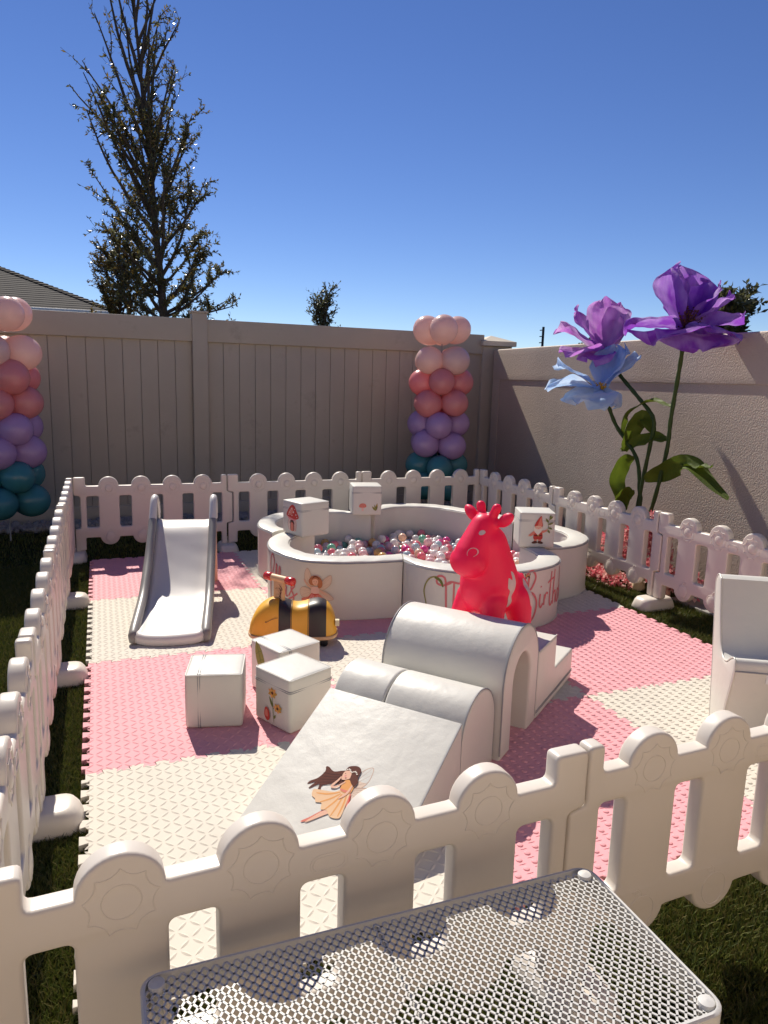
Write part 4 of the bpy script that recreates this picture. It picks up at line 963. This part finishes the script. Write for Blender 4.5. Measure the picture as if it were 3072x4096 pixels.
# ------------------------------------------------------------------ toddler slide
sld = empty('toddler_slide', (.185, 1.205, 0), R(-10.8)); tag(sld, 'grey and white plastic toddler slide with rounded handles on the foam mat', 'slide')
SW = .385                                                       # outer width; local x across, y from foot to ladder
rail = [tuple(p)[:2] for p in spline([(s, z, 0) for s, z in [(.0, .048), (.06, .068), (.20, .098), (.36, .140), (.50, .212), (.64, .298), (.76, .392), (.845, .462)]], 6)]
hand = [tuple(p)[:2] for p in spline([(s, z, 0) for s, z in [(.845, .462), (.885, .515), (.93, .562), (.975, .572), (1.02, .545), (1.05, .49), (1.065, .43)]], 6)]
bed = [tuple(p)[:2] for p in spline([(s, z, 0) for s, z in [(-.012, .004), (-.014, .028), (.004, .043), (.05, .045), (.20, .046), (.34, .058), (.46, .095), (.58, .160), (.70, .245), (.80, .325), (.87, .380), (.93, .405), (1.03, .410), (1.05, .40)]], 5)]
b = MB(); rows = []
for s, z in bed:
    row = []
    for k in range(15):
        u = -1 + 2 * k / 14; x = SW / 2 + u * (SW / 2 - .030)
        bow = -.030 * (1 - u * u) * max(0, 1 - s / .12) if s < .12 else 0
        row.append((x, s + bow, z + .010 * max(0, abs(u) - .8) / .2 + .0005 * math.sin(s * 55 + u * 3)))
    rows.append(row)
b.grid(rows[::-1]); bo = b.build('slide_bed', M_SLIDE, sld, ang=60)
sm = bo.modifiers.new('thick', 'SOLIDIFY'); sm.thickness = .010; sm.offset = -1
b = MB(); b.tube([(.17 - .03, 1.06, .36), (SW - .14 + .03, 1.06, .36)], .012, 8)
for side in (0, 1):
    x = .019 if side == 0 else SW - .019
    body = [(0.004, .006), (.004, .046)] + rail[1:] + hand[1:] + [(1.10, .30), (1.155, .02), (1.15, .0), (1.10, .0), (1.04, .20), (.98, .27), (.86, .25), (.74, .14), (.64, .02), (.60, .004)]
    hole = [(h * .999, z) for h, z in [(.905, .43), (.93, .485), (.955, .505), (.985, .49), (1.005, .44), (.985, .425)]][::-1]
    me = prism([[(s, z) for s, z in body][::-1], hole], .011, .004, 2)
    me.transform(Matrix(((0, 0, 1, x), (1, 0, 0, 0), (0, 1, 0, 0), (0, 0, 0, 1))))
    link('side_panel', me, M_GREY if side == 0 else M_PEACH, sld)
    b = MB(); P = [(x, s, z - .006) for s, z in rail]; n = len(P)
    b.tube([(x, -.004, .012), (x, -.006, .03)] + P, [.021, .0235] + [.0258 - .003 * i / n for i in range(n)], 12); b.build('side_rail', M_GREY, sld, ang=70)
    b = MB(); b.tube([(x, s, z - .004) for s, z in hand], [.0225] * 4 + [.0215] * (len(hand) - 8) + [.019] * 4, 12); b.build('handle', M_SLIDE, sld, ang=70)
for k, (y, z) in enumerate(((1.135, .09), (1.115, .20), (1.09, .31))):
    b = MB(); b.rbox((SW - .05, .055, .022), .006, 3, M=Matrix.Translation((SW / 2, y, z))); b.build('step', M_PEACH, sld)

# ------------------------------------------------------------------ bee ride-on
bee = empty('bee_ride_on', (.955, 1.000, 0), R(-17.5)); tag(bee, 'yellow and black striped bee ride-on toy with a wooden red-gripped handle', 'ride-on toy')
# local x from nose (-) to tail (+)
prof = spline([(x, t, h) for x, t, h in [(-.205, .0, .040), (-.203, .030, .072), (-.190, .058, .118), (-.160, .080, .166), (-.115, .092, .198), (-.070, .096, .207), (-.030, .096, .196), (.010, .096, .184), (.050, .096, .187), (.095, .096, .200), (.135, .093, .200), (.170, .082, .178), (.192, .060, .140), (.204, .030, .095), (.206, .0, .06)]], 5)
b = MB(); rows = []; Z0 = .058
for p in prof:
    x, t, h = p; t = max(t, .004); h = .062 + (h - .062) * 1.16; x *= 1.06; row = []
    for k in range(25):
        a = PI * k / 24; c, s = math.cos(a), math.sin(a)
        row.append((x, -t * (abs(c) ** .60) * (1 if c > 0 else -1), Z0 + (h - Z0 if h > Z0 else .003) * (abs(s) ** .55)))
    rows.append(row)
b.grid(rows); b.f = [f[::-1] for f in b.f]
cols = []
for f in b.f:
    x = sum(b.v[i][0] for i in f) / 4
    cols.append(1 if (-.062 < x < -.004 or .078 < x < .148 + .02) else 0)
b.m = cols
bo = b.build('seat_cushion', [M_BEEY, M_BEEB], bee, ang=60)
for xs in (-.063, -.003, .078, .168):
    i = min(range(len(prof)), key=lambda q: abs(prof[q].x - xs)); s_ = MB(); s_.tube([(xs, y, z + .0004) for _, y, z in rows[i]], .0018, 5); s_.build('stripe_seam', M_BEEB, bo)
b = MB(); b.tube([(-.125, -.0935, .132), (-.10, -.0975, .148), (-.068, -.0985, .158)], .0014, 5); b.tube([(-.127, -.0935, .131), (-.130, -.0935, .134), (-.127, -.0935, .137), (-.124, -.0938, .134), (-.127, -.0935, .131)], .0016, 5); b.build('smile_stitch', M_WOODG, bo)
pl = [tuple(p)[:2] for p in spline([(x, y, 0) for x, y in [(-.222, 0), (-.196, .075), (-.12, .100), (.12, .100), (.200, .080), (.225, 0), (.200, -.080), (.12, -.100), (-.12, -.100), (-.196, -.075)]], 5, closed=True)]
me = prism([pl[::-1]], .0085, .003, 2); me.transform(Matrix.Translation((0, 0, .0515))); link('base_board', me, M_WOOD, bee)
for x, y in ((-.15, -.065), (-.15, .065), (.155, -.065), (.155, .065)):
    b = MB(); b.lathe([(.004, -.014), (.016, -.014), (.021, -.010), (.021, .010), (.016, .014), (.004, .014)], 16, (x, y, .0215), M=Matrix.Rotation(PI / 2, 3, 'X') @ Matrix.Rotation(.5, 3, 'X'))
    c = b.build('caster', M_BLACK, bee, ang=40); f = MB(); f.rbox((.026, .034, .020), .005, 2, M=Matrix.Translation((x, y, .036))); f.build('fork', M_BLACK, c)
HM = Matrix.Translation((-.068, 0, 0)) @ Matrix.Rotation(R(50), 4, 'Z')
b = MB(); b.rbox((.022, .062, .125), .004, 3, M=HM @ Matrix.Translation((0, 0, .262)))
d = Decal()
for k in range(4): d.stroke([(-.012, -.55 + .22 * k), (.004 + .008 * k, -.40 + .2 * k), (.018, -.2 + .2 * k), (.006, -.1 + .2 * k)], .006, IK['brown'])
for r_ in (.008, .014, .020): d.stroke([(r_ * math.cos(a) + .004, .18 + r_ * 6 * math.sin(a)) for a in [PI * k / 6 for k in range(7)]], .003, IK['brown'])
d.emit(b, lambda u, v, off: HM @ Vector((-.011 - off, -u, .258 + v * .09)), .02, mbase=1, off0=.0004)
d.emit(b, lambda u, v, off: HM @ Vector((.011 + off, u, .258 + v * .09)), .02, mbase=1, off0=.0004)
b.build('handle_post', [M_WOOD] + INK, bee)
b = MB(); b.tube([HM @ Vector((0, -  .056, .328)), HM @ Vector((0,   .056, .328))], .0175, 18); b.build('handle_bar', M_WOOD, bee, ang=50)
for sg in (-1, 1):
    b = MB(); b.lathe([(.0001, .047), (.012, .047), (.019, .044), (.0215, .040), (.0205, .0), (.018, -.003), (.0001, -.003)], 18, HM @ Vector((0, sg * .052, .328)), M=HM.to_3x3() @ Matrix.Rotation(-sg * PI / 2, 3, 'X')); b.build('grip', M_RED, bee, ang=50)
b = MB(); b.rbox((.020, .024, .030), .001, 2, M=Matrix.Translation((.221, -.045, .118))); b.build('fabric_tag', mat('tag_fabric', (.70, .62, .42), .8), bee)

# ------------------------------------------------------------------ red hopper cow, sitting on the steps and facing down the ramp
def blob_mesh(parts, voxel, name):
    bm = bmesh.new()
    for c, r, rot in parts:
        M = Matrix.Translation(c) @ (rot.to_4x4() if rot else Matrix.Identity(4)) @ Matrix.Diagonal((*r, 1))
        bmesh.ops.create_icosphere(bm, subdivisions=3, radius=1.0, matrix=M)
    me = bpy.data.meshes.new(name); bm.to_mesh(me); bm.free(); o = bpy.data.objects.new(name, me); COL.objects.link(o)
    m = o.modifiers.new('r', 'REMESH'); m.mode = 'VOXEL'; m.voxel_size = voxel
    s = o.modifiers.new('s', 'SMOOTH'); s.factor = .6; s.iterations = 9
    dg = bpy.context.evaluated_depsgraph_get(); out = bpy.data.meshes.new_from_object(o.evaluated_get(dg)); bpy.data.objects.remove(o)
    out.polygons.foreach_set('use_smooth', [True] * len(out.polygons)); return out
def chain(a, b2, ra, rb_, n):
    a, b2 = Vector(a), Vector(b2); return [(a.lerp(b2, k / (n - 1)), (ra + (rb_ - ra) * k / (n - 1),) * 3, None) for k in range(n)]
# local: x forward, y to the cow's left, z up from the step
P = []
P += [(Vector((-.005, 0, .150)), (.125, .108, .112), None), (Vector((.050, 0, .170)), (.100, .106, .130), None), (Vector((-.095, 0, .128)), (.095, .100, .095), None)]
P += chain((.020, 0, .20), (.052, 0, .345), .124, .094, 7)
P += chain((.066, 0, .425), (.128, 0, .310), .060, .080, 7) + [(Vector((.148, 0, .290)), (.072, .088, .068), Matrix.Rotation(.5, 3, 'Y'))]
for sg in (-1, 1):
    P += chain((.060, sg * .070, .110), (.105, sg * .105, -.022), .058, .038, 6) + [(Vector((.135, sg * .112, -.030)), (.048, .036, .024), None)]
    P += chain((-.092, sg * .066, .105), (-.098, sg * .092, -.026), .066, .044, 6) + [(Vector((-.096, sg * .098, -.036)), (.046, .042, .020), None)]
    P += chain((.050, sg * .030, .470), (.044, sg * .046, .510), .0195, .0215, 5)                         # horns
    P += [(Vector((.044, sg * .098, .468)), (.022, .050, .027), Matrix.Rotation(sg * .62, 3, 'X')), (Vector((.048, sg * .058, .444)), (.016, .028, .016), Matrix.Rotation(sg * .6, 3, 'X'))]   # ears
P += [(Vector((-.185, 0, .165)), (.020, .016, .03), None)]
cow_me = blob_mesh(P, .0065, 'cow')
COW_LOC = CP + U * .475 + V * .247 + Vector((0, 0, .336))
cow = empty('hopper_cow', COW_LOC, CA + PI - R(22)); tag(cow, 'bright red rubber hopper cow with white patches sitting on the white foam steps', 'toy cow')
cow.scale = (.955, .955, .955)
tree_ = BVHTree.FromPolygons([v.co.copy() for v in cow_me.vertices], [list(p.vertices) for p in cow_me.polygons])
b = MB(); b.v = [tuple(v.co) for v in cow_me.vertices]; b.f = [list(p.vertices) for p in cow_me.polygons]; b.m = [0] * len(b.f)
def cast(origin, dirn):
    def f(u, v, off):
        o_ = origin(u, v); hit, nr, _, _ = tree_.ray_cast(o_, dirn)
        if hit is None:
            hit, nr, _, _ = tree_.find_nearest(o_ + dirn * .3)
        return tuple(hit + nr * off)
    return f
fl_ = cast(lambda u, v: Vector((u, .5, v)), Vector((0, -1, 0)))
d = Decal(); SH = .028
d.curve([(x + SH, z) for x, z in [(-.050, .175), (-.035, .235), (-.015, .250), (-.020, .215), (.002, .225), (.004, .185), (-.012, .165), (-.018, .110), (-.034, .085), (-.046, .110), (-.036, .140)]], 0)
d.curve([(-.135, .15), (-.120, .19), (-.100, .17), (-.098, .12), (-.112, .08), (-.128, .10)], 0); d.emit(b, fl_, .010, mbase=1, off0=.0012)
fr_ = cast(lambda u, v: Vector((u, -.5, v)), Vector((0, 1, 0))); d = Decal(); d.curve([(-.05, .12), (-.06, .2), (-.02, .25), (.01, .2), (-.01, .12)], 0); d.emit(b, fr_, .010, mbase=1, off0=.0012)
ff_ = cast(lambda u, v: Vector((.6, u, v + .1)), Vector((-1, 0, -.19)).normalized())
d = Decal()
for sg in (-1, 1): d.blob(sg * .045, .405, .0085, .0115, 0, n=14)
d.emit(b, ff_, .008, mbase=1, off0=.0012)
d = Decal()
for sg in (-1, 1):
    d.stroke([(sg * .050 + .015 * math.cos(a), .318 + .020 * math.sin(a)) for a in [math.radians(-50 + 28 * k) for k in range(11)]], .0035, 0)
d.emit(b, ff_, .008, mbase=2, off0=.0014)
me = bpy.data.meshes.new('cow_body'); me.from_pydata(b.v, [], b.f); me.polygons.foreach_set('material_index', b.m); me.polygons.foreach_set('use_smooth', [True] * len(b.f)); me.update()
link('cow_body', me, [M_COW, M_COWW, M_COWL], cow)

# ------------------------------------------------------------------ balloon columns
def balloon_proto():
    b = MB(); rows = []
    prof = [(0.0001, 1.0)] + [(math.sin(PI * i / 16), math.cos(PI * i / 16)) for i in range(1, 16)]
    prof = [(r * (1 - .10 * max(0, -z) ** 2), z * (1.0 if z > 0 else 1.10)) for r, z in prof] + [(.07, -1.13), (.05, -1.17), (.085, -1.22), (.0001, -1.22)]
    b.lathe(prof, 28); return b.mesh('balloon', 70)
BALLOON = balloon_proto(); BM = {}
for k, m in (('blush', B_BLUSH), ('pink', B_PINK), ('lilac', B_LILAC), ('teal', B_TEAL)):
    BM[k] = BALLOON.copy(); BM[k].materials.append(m)
def balloon_column(label, x, y, layers, r, ring, z0, dz, a0, seed, top=True, loc_z=GZ):
    root = empty('balloon_column', (x, y, GZ)); tag(root, label, 'balloon column', 'balloon columns by the tan fence'); rg = random.Random(seed)
    p = MB(); p.tube([(0, 0, 0), (0, 0, z0 + dz * (len(layers) - .5))], .006, 8); p.build('pole', M_PIPING, root)
    for i, col in enumerate(layers):
        tp = top and i == len(layers) - 1
        for q in range(4):
            a = a0 + (PI / 4 if i % 2 else 0) + q * PI / 2 + rg.uniform(-.06, .06); rr = ring * rg.uniform(.95, 1.05); tilt = rg.uniform(-.06, .06) + (.55 if tp else 0)
            d = Vector((math.cos(a) * math.cos(tilt), math.sin(a) * math.cos(tilt), math.sin(tilt)))
            o = bpy.data.objects.new('balloon', BM[col]); COL.objects.link(o); o.parent = root
            o.location = Vector((0, 0, z0 + i * dz + rg.uniform(-.008, .008))) + d * rr; s = r * rg.uniform(.95, 1.06); o.scale = (s, s, s * 1.06)
            o.rotation_euler = d.to_track_quat('Z', 'Y').to_euler()
    return root
va = math.atan2(-1, -.45)
balloon_column('pastel balloon column with teal base and blush top near the wall corner', 3.10, 3.90, ['teal', 'teal', 'lilac', 'lilac', 'pink', 'pink', 'blush', 'blush'], .128, .165, .345, .196, va + PI / 4 + .05, 3)
balloon_column('pastel balloon column cut off by the left edge of the picture', -.60, 3.90, ['teal', 'teal', 'lilac', 'lilac', 'pink', 'pink', 'blush', 'blush'], .130, .165, .330, .190, va + .25, 8)

# ------------------------------------------------------------------ giant paper flowers
def paper(n, c1, c2, tr=.48):
    m = mat(n, c1, .6, .25, trans=tr, bump=(35, .5, .006)); nt = m.node_tree
    tc = nt.nodes.new('ShaderNodeTexCoord'); w = nt.nodes.new('ShaderNodeTexNoise'); w.inputs['Scale'].default_value = 7; w.inputs['Detail'].default_value = 6
    mp = nt.nodes.new('ShaderNodeMapping'); mp.inputs['Scale'].default_value = (1, 1, .4)
    mx = nt.nodes.new('ShaderNodeMix'); mx.data_type = 'RGBA'; mr = nt.nodes.new('ShaderNodeMapRange'); mr.inputs['From Min'].default_value = .42; mr.inputs['From Max'].default_value = .74
    nt.links.new(tc.outputs['Object'], mp.inputs['Vector']); nt.links.new(mp.outputs['Vector'], w.inputs['Vector']); nt.links.new(w.outputs['Fac'], mr.inputs['Value']); nt.links.new(mr.outputs['Result'], mx.inputs['Factor'])
    mx.inputs['A'].default_value = (*c1, 1); mx.inputs['B'].default_value = (*c2, 1)
    for nd in nt.nodes:
        if nd.type == 'BSDF_PRINCIPLED': nt.links.new(mx.outputs['Result'], nd.inputs['Base Color'])
        if nd.type == 'BSDF_TRANSLUCENT': nt.links.new(mx.outputs['Result'], nd.inputs['Color'])
    return m
P_PURPLE = paper('purple_crepe', (.29, .07, .52), (.64, .44, .82)); P_ORCHID = paper('orchid_crepe', (.50, .15, .60), (.80, .60, .84)); P_BLUE = paper('blue_crepe', (.45, .64, .90), (.78, .88, .96), .45)
P_STEM = paper('stem_green', (.040, .070, .018), (.060, .095, .022), .05); P_LEAFG = paper('leaf_green', (.085, .125, .012), (.14, .19, .02), .35)
P_STAM = mat('dark_stamen', (.13, .035, .012), .8); P_STAMY = mat('yellow_stamen', (.75, .42, .03), .7)
CR = Vector((math.cos(YAW), -math.sin(YAW), 0)); CT = Vector((-math.sin(YAW), -math.cos(YAW), 0)); UP = Vector((0, 0, 1))
def petal(az, e0, e1, L, W, cup, rs, ruff=.030):
    """az: 0 = viewer's right, 90 = away, -90 = towards the viewer; e0/e1: elevation at base and tip."""
    rg = random.Random(rs); nu, nv = 33, 29; out = CR * math.cos(az) - CT * math.sin(az); side = out.cross(UP).normalized()
    ph = [rg.uniform(0, 6) for _ in range(8)]; rows = []; c = Vector((0, 0, 0)); fold = rg.uniform(.5, 1.1)
    for j in range(nv):
        v = j / (nv - 1); e = e0 + (e1 - e0) * v ** 1.3; t = out * math.cos(e) + UP * math.sin(e); nrm = (-out * math.sin(e) + UP * math.cos(e))
        if j: c = c + t * (L / (nv - 1))
        w = W * min(1, (v / .5 + .03)) ** .75 * math.sqrt(max(.0, 1 - max(0, (v - .5) / .506) ** 5.0)); row = []
        for i in range(nu):
            u = -1 + 2 * i / (nu - 1); edge = max(abs(u) ** 2.2, v ** 4)
            rf = ruff * edge * (math.sin(u * 3.1 + ph[0] + v * 2.2) + .45 * math.sin(u * 6.5 + ph[1] - v * 5) + .45 * math.sin(v * 9 + ph[2] + u * 1.5))
            cr_ = .0022 * math.sin(u * 23 + ph[3] + 2 * math.sin(v * 4)) * v + .0015 * math.sin(v * 31 + u * 9 + ph[4]) + .004 * math.sin(u * 8 + ph[6]) * v
            curl = -.10 * L * fold * max(0, v - .78) ** 1.2 * 3 * (1 + .7 * math.sin(u * 4 + ph[5]))
            p = c + side * (u * w * (1 - .10 * cup * u * u)) + nrm * (cup * w * .55 * u * u + rf + cr_ + curl) + t * (.035 * L * math.sin(u * 5 + ph[4]) * v * v - .10 * L * u * u * v)
            row.append(p)
        rows.append(row)
    return rows
def flower(name, label, head, stem, petals, pm, stam, stam_dir, leaves, sr=.0135, nst=70, cen=.045):
    base = Vector(stem[-1]); root = empty(name, base); tag(root, label, 'paper flower', 'giant paper flowers by the stucco wall'); H = Vector(head)
    b = MB(); sp = spline(stem, 8); rgs = random.Random(1)
    b.tube([p - base for p in sp], [sr * (1 + .10 * math.sin(i * 1.9)) for i in range(len(sp))], 9); b.build('stem', P_STEM, root, ang=60)
    for k, (az, e0, e1, L, W, cup, *off) in enumerate(petals):
        rows = petal(R(az), R(e0), R(e1), L, W, cup, k * 7 + len(label)); o_ = Vector(off[0]) if off else Vector((0, 0, 0))
        b = MB(); b.grid([[p + H - base + o_ for p in r_] for r_ in rows]); b.build('petal', pm, root, ang=80)
    b = MB(); sd = Vector(stam_dir).normalized()
    for k in range(nst):
        d = (sd + Vector((rgs.gauss(0, 1), rgs.gauss(0, 1), rgs.gauss(0, 1))) * .42).normalized(); q = H - base + d * cen * rgs.uniform(.7, 1.7)
        b.tube([H - base, q], .0018, 4, caps=False); b.rbox((.009, .009, .009), .003, 1, M=Matrix.Translation(q))
    b.build('stamens', stam, root, weld=False)
    for lf in leaves:
        pts, w, tilt = lf; P2 = spline(pts, 7); n = len(P2); b = MB(); rows = []
        for i, p in enumerate(P2):
            t = (P2[min(i + 1, n - 1)] - P2[max(i - 1, 0)]).normalized(); s = t.cross(CT * math.cos(tilt) + UP * math.sin(tilt)).normalized(); nn_ = s.cross(t); f = i / (n - 1)
            ww = w * (math.sin(PI * (.03 + .95 * f ** .8)) ** .8) + .003
            rows.append([p - base + s * (u * ww) + nn_ * (.35 * ww * abs(u) + .012 * math.sin(f * 17 + u * 3) * abs(u)) for u in (-1, -.66, -.33, 0, .33, .66, 1)])
        b.grid(rows); b.build('leaf', P_LEAFG, root, ang=70)
    return root
flower('paper_flower', 'giant purple paper flower, the tallest and largest, on a long green stem', (3.515, 1.270, 1.665), [(3.518, 1.28, 1.60), (3.519, 1.29, 1.45), (3.521, 1.326, 1.125), (3.522, 1.338, .90), (3.529, 1.427, .53), (3.545, 1.56, .20), (3.55, 1.62, GZ)],
       [(105, 56, 98, .44, .225, .65), (60, 54, 82, .38, .17, .6), (150, 62, 98, .40, .13, .9), (10, 48, 62, .36, .13, 1.0), (-25, 30, 50, .33, .11, .9), (178, 10, -12, .38, .24, .35), (-140, 0, -30, .35, .26, .2), (-85, -10, -42, .30, .27, .2), (-38, 2, -22, .34, .24, .25), (2, 6, 22, .38, .15, .5)],
       P_PURPLE, P_STAM, CT * .6 + UP * .8,
       [([(3.522, 1.335, 1.192), (3.533, 1.477, 1.214), (3.544, 1.622, 1.196), (3.553, 1.743, 1.14), (3.558, 1.812, 1.065), (3.56, 1.834, .949)], .030, .9), ([(3.523, 1.349, .974), (3.534, 1.49, .971), (3.547, 1.66, .932), (3.559, 1.827, .861)], .042, .3)], cen=.085, nst=110)
flower('paper_flower', 'orchid purple paper flower behind the pale blue one', (3.60, 2.15, 1.55), [(3.60, 2.15, 1.53), (3.566, 1.912, 1.381), (3.548, 1.69, 1.24), (3.535, 1.511, 1.115), (3.533, 1.49, 1.01), (3.535, 1.509, .93), (3.541, 1.584, .506), (3.545, 1.66, GZ)],
       [(48, 58, 84, .40, .16, .6), (92, 64, 92, .42, .17, .6), (30, 56, 74, .30, .12, .6), (140, 46, 60, .42, .18, .5), (172, 26, 34, .40, .19, .4), (-160, 4, -10, .38, .18, .3), (-130, -8, -22, .26, .15, .3)],
       P_ORCHID, P_STAM, CT, [([(3.533, 1.486, 1.009), (3.542, 1.597, 1.094), (3.549, 1.692, 1.041), (3.554, 1.765, .922), (3.556, 1.783, .855)], .055, .2), ([(3.537, 1.533, .685), (3.524, 1.364, .76), (3.508, 1.151, .837), (3.495, .978, .782), (3.479, .763, .675)], .062, .2), ([(3.512, 1.19, .835), (3.499, 1.025, .836), (3.49, .91, .852)], .022, .8)])
flower('paper_flower', 'pale blue paper flower with a yellow centre, the lowest of the three', (3.44, 1.95, 1.285), [(3.44, 1.95, 1.27), (3.50, 1.95, 1.19), (3.55, 1.89, 1.027), (3.545, 1.644, .821), (3.541, 1.58, .60), (3.539, 1.561, .494), (3.54, 1.62, GZ)],
       [(22, 54, 62, .36, .12, .4), (48, 58, 72, .36, .13, .4), (0, 44, 54, .35, .10, .5), (165, 30, 24, .38, .19, .35), (-170, 6, -2, .42, .17, .3), (-128, -10, -22, .38, .20, .2), (-80, -30, -44, .22, .12, .3)],
       P_BLUE, P_STAMY, CT * .8 + UP * .4 - CR * .4, [([(3.548, 1.683, .833), (3.557, 1.798, .771), (3.561, 1.851, .63), (3.556, 1.79, .521), (3.551, 1.714, .44)], .055, .1), ([(3.541, 1.64, .60), (3.547, 1.73, .56), (3.55, 1.78, .46), (3.55, 1.80, .33)], .05, .1)], nst=60, cen=.035)

# ------------------------------------------------------------------ pink petals and garden mushrooms behind the right play fence
M_PET = [mat('petal_pink', (.80, .33, .34), .6, .3, trans=.3), mat('petal_rose', (.72, .18, .22), .6, .3, trans=.3), mat('petal_pale', (.84, .55, .50), .6, .3, trans=.3)]
gar = empty('hydrangea_garland', (3.42, 1.55, GZ)); tag(gar, 'heaped garland of pink silk hydrangea petals along the wall behind the play fence', 'garland')
rgp = np.random.default_rng(5); P = []; D = []
for cx, cy, cz, rx, ry, rz_, n in ((3.50, 1.42, .22, .10, .20, .27, 2300), (3.50, 1.78, .10, .11, .20, .16, 900), (3.42, 1.20, .10, .08, .14, .14, 700), (3.36, 1.80, .0, .10, .20, .07, 800), (3.37, 1.55, .0, .09, .18, .06, 600), (3.40, 2.0, .0, .12, .16, .09, 500), (3.50, 1.02, .06, .06, .12, .14, 450)):
    v = rgp.normal(size=(n, 3)); v /= np.linalg.norm(v, axis=1, keepdims=True); v[:, 2] = np.abs(v[:, 2]); r_ = rgp.uniform(.80, 1.08, (n, 1))
    P.append(np.array([cx - 3.42, cy - 1.55, cz]) + v * r_ * np.array([rx, ry, rz_])); D.append(v + rgp.normal(size=(n, 3)) * .8)
P = np.concatenate(P); D = np.concatenate(D)
link('petals', leaf_mesh('petals', P, D, rgp.uniform(.018, .034, len(P)), rgp.uniform(.008, .014, len(P)), 5, M_PET), M_PET, gar)
def garden_mushroom(label, loc, h, r, capc, stemc):
    root = empty('garden_mushroom', loc); tag(root, label, 'mushroom ornament'); b = MB()
    b.lathe([(.0001, 0), (r * .62, 0), (r * .70, h * .12), (r * .60, h * .4), (r * .45, h * .66)], 18); b.build('stem', stemc, root, ang=60)
    b = MB(); b.lathe([(r * .40, h * .62), (r * .95, h * .60), (r * 1.0, h * .66), (r * .9, h * .80), (r * .55, h * .95), (.0001, h)], 20); b.build('cap', capc, root, ang=60)
MC = [mat('mush_teal', (.22, .50, .46), .5), mat('mush_cream', (.78, .66, .44), .55), mat('mush_pink', (.82, .46, .38), .5)]
garden_mushroom('teal capped cream mushroom ornament behind the fence foot', (3.40, 1.345, GZ), .155, .062, MC[0], MC[1])
garden_mushroom('cream mushroom ornament partly hidden right of the fence foot', (3.50, 1.25, GZ), .14, .058, MC[0], MC[1])
garden_mushroom('small pink mushroom ornament by the pavers', (3.47, 1.165, GZ), .105, .042, MC[2], MC[2])
garden_mushroom('round pink mushroom ornament among fallen petals left of the teal one', (3.36, 1.55, GZ), .095, .055, MC[2], MC[2])

# ------------------------------------------------------------------ mesh table
tb = empty('mesh_table', (.113, -1.379, GZ)); tb.rotation_euler = (0, 0, R(-.4)); tag(tb, 'low white metal table with expanded mesh top in the foreground', 'table')
TL, TW, TH = .824, .352, .425
b = MB()
ring_o, ring_i = rrect(0, -TW, TL, 0, .030, 5), rrect(.007, -TW + .007, TL - .007, -.007, .024, 5)
rows = [[(x, y, TH - .048) for x, y in ring_i], [(x, y, TH - .048) for x, y in ring_o], [(x, y, TH - .003) for x, y in ring_o], [(x + (.003 if x < TL / 2 else -.003), y + (.003 if y < -TW / 2 else -.003), TH) for x, y in ring_o], [(x, y, TH) for x, y in ring_i], [(x, y, TH - .048) for x, y in ring_i]]
b.grid(rows, closed_v=True); b.build('rim', M_TABLE, tb, ang=40)
# expanded metal: staggered lens openings between wavy strands
px, py = .0168, .0091; mb = MB(); x0, x1, y0, y1 = .004, TL - .004, -TW + .004, -.004
def strand(fn, n):
    pts = [fn(i / n) for i in range(n + 1)]; return pts
rowsN = int((y1 - y0) / py); verts = {}
segs = []
nx_ = int((x1 - x0) / px)
for j in range(rowsN + 1):
    yb = y0 + j * py
    for i in range(nx_ + 1):
        xb = x0 + i * px + (px / 2 if j % 2 else 0)
        # node (xb, yb); strands up-left and up-right to the next row, bowed like drawn metal
        for sg in (-1, 1):
            xe, ye = xb + sg * px / 2, yb + py
            if xe < x0 or xe > x1 or ye > y1 or xb > x1: continue
            segs.append((xb, yb, xe, ye))
def near_plug(x, y): return False
def outside(x, y):
    cx, cy = min(max(x, .028), TL - .028), min(max(y, -TW + .028), -.028); return (x - cx) ** 2 + (y - cy) ** 2 > .025 ** 2
for xa, ya, xb, yb in segs:
    if outside(xa, ya) or outside(xb, yb): continue
    dx, dy = xb - xa, yb - ya; P4 = []
    for t in (0, .22, .5, .78, 1):
        s = t * t * (3 - 2 * t)
        P4.append((xa + dx * t, ya + dy * s))
    lo, hi = [], []
    wd = .00172
    for k, (x, y) in enumerate(P4):
        a = P4[max(k - 1, 0)]; c = P4[min(k + 1, 4)]; tx, ty = c[0] - a[0], c[1] - a[1]; l = math.hypot(tx, ty); lo.append((x + ty / l * wd, y - tx / l * wd)); hi.append((x - ty / l * wd, y + tx / l * wd))
    zt, zb = TH - .0045, TH - .0065
    V_ = [(x, y, zt) for x, y in lo] + [(x, y, zt) for x, y in hi] + [(x, y, zb) for x, y in lo] + [(x, y, zb) for x, y in hi]
    F_ = []
    for k in range(4): F_ += [[k, k + 1, 6 + k, 5 + k], [10 + k, 15 + k, 16 + k, 11 + k], [k, 10 + k, 11 + k, k + 1], [5 + k, 6 + k, 16 + k, 15 + k]]
    mb.add(V_, F_)
mb.build('mesh_top', M_TABLE, tb, weld=False, ang=30)
for x, y in ((.024, -.024), (TL - .024, -.024), (.024, -TW + .024), (TL - .024, -TW + .024)):
    b = MB(); b.lathe([(.0001, .0035), (.0095, .0022), (.0120, .0014), (.0128, 0), (.0128, -.012), (.0001, -.012)], 22, (x, y, TH)); b.build('corner_plug', M_TABLE, tb, ang=35)
    b = MB(); b.tube([(x, y, TH - .012), (x, y, 0)], .0095, 10); b.build('leg', M_TABLE, tb)
for y in (-.05, -TW + .05):
    b = MB(); b.tube([(.024, y, .11), (TL - .024, y, .11)], .005, 8); b.build('stretcher', M_TABLE, tb)
b = MB(); b.tube([(TL * .47, -.010, TH - .016), (TL * .47, -TW + .010, TH - .016)], .0035, 6); b.build('cross_brace', M_TABLE, tb)
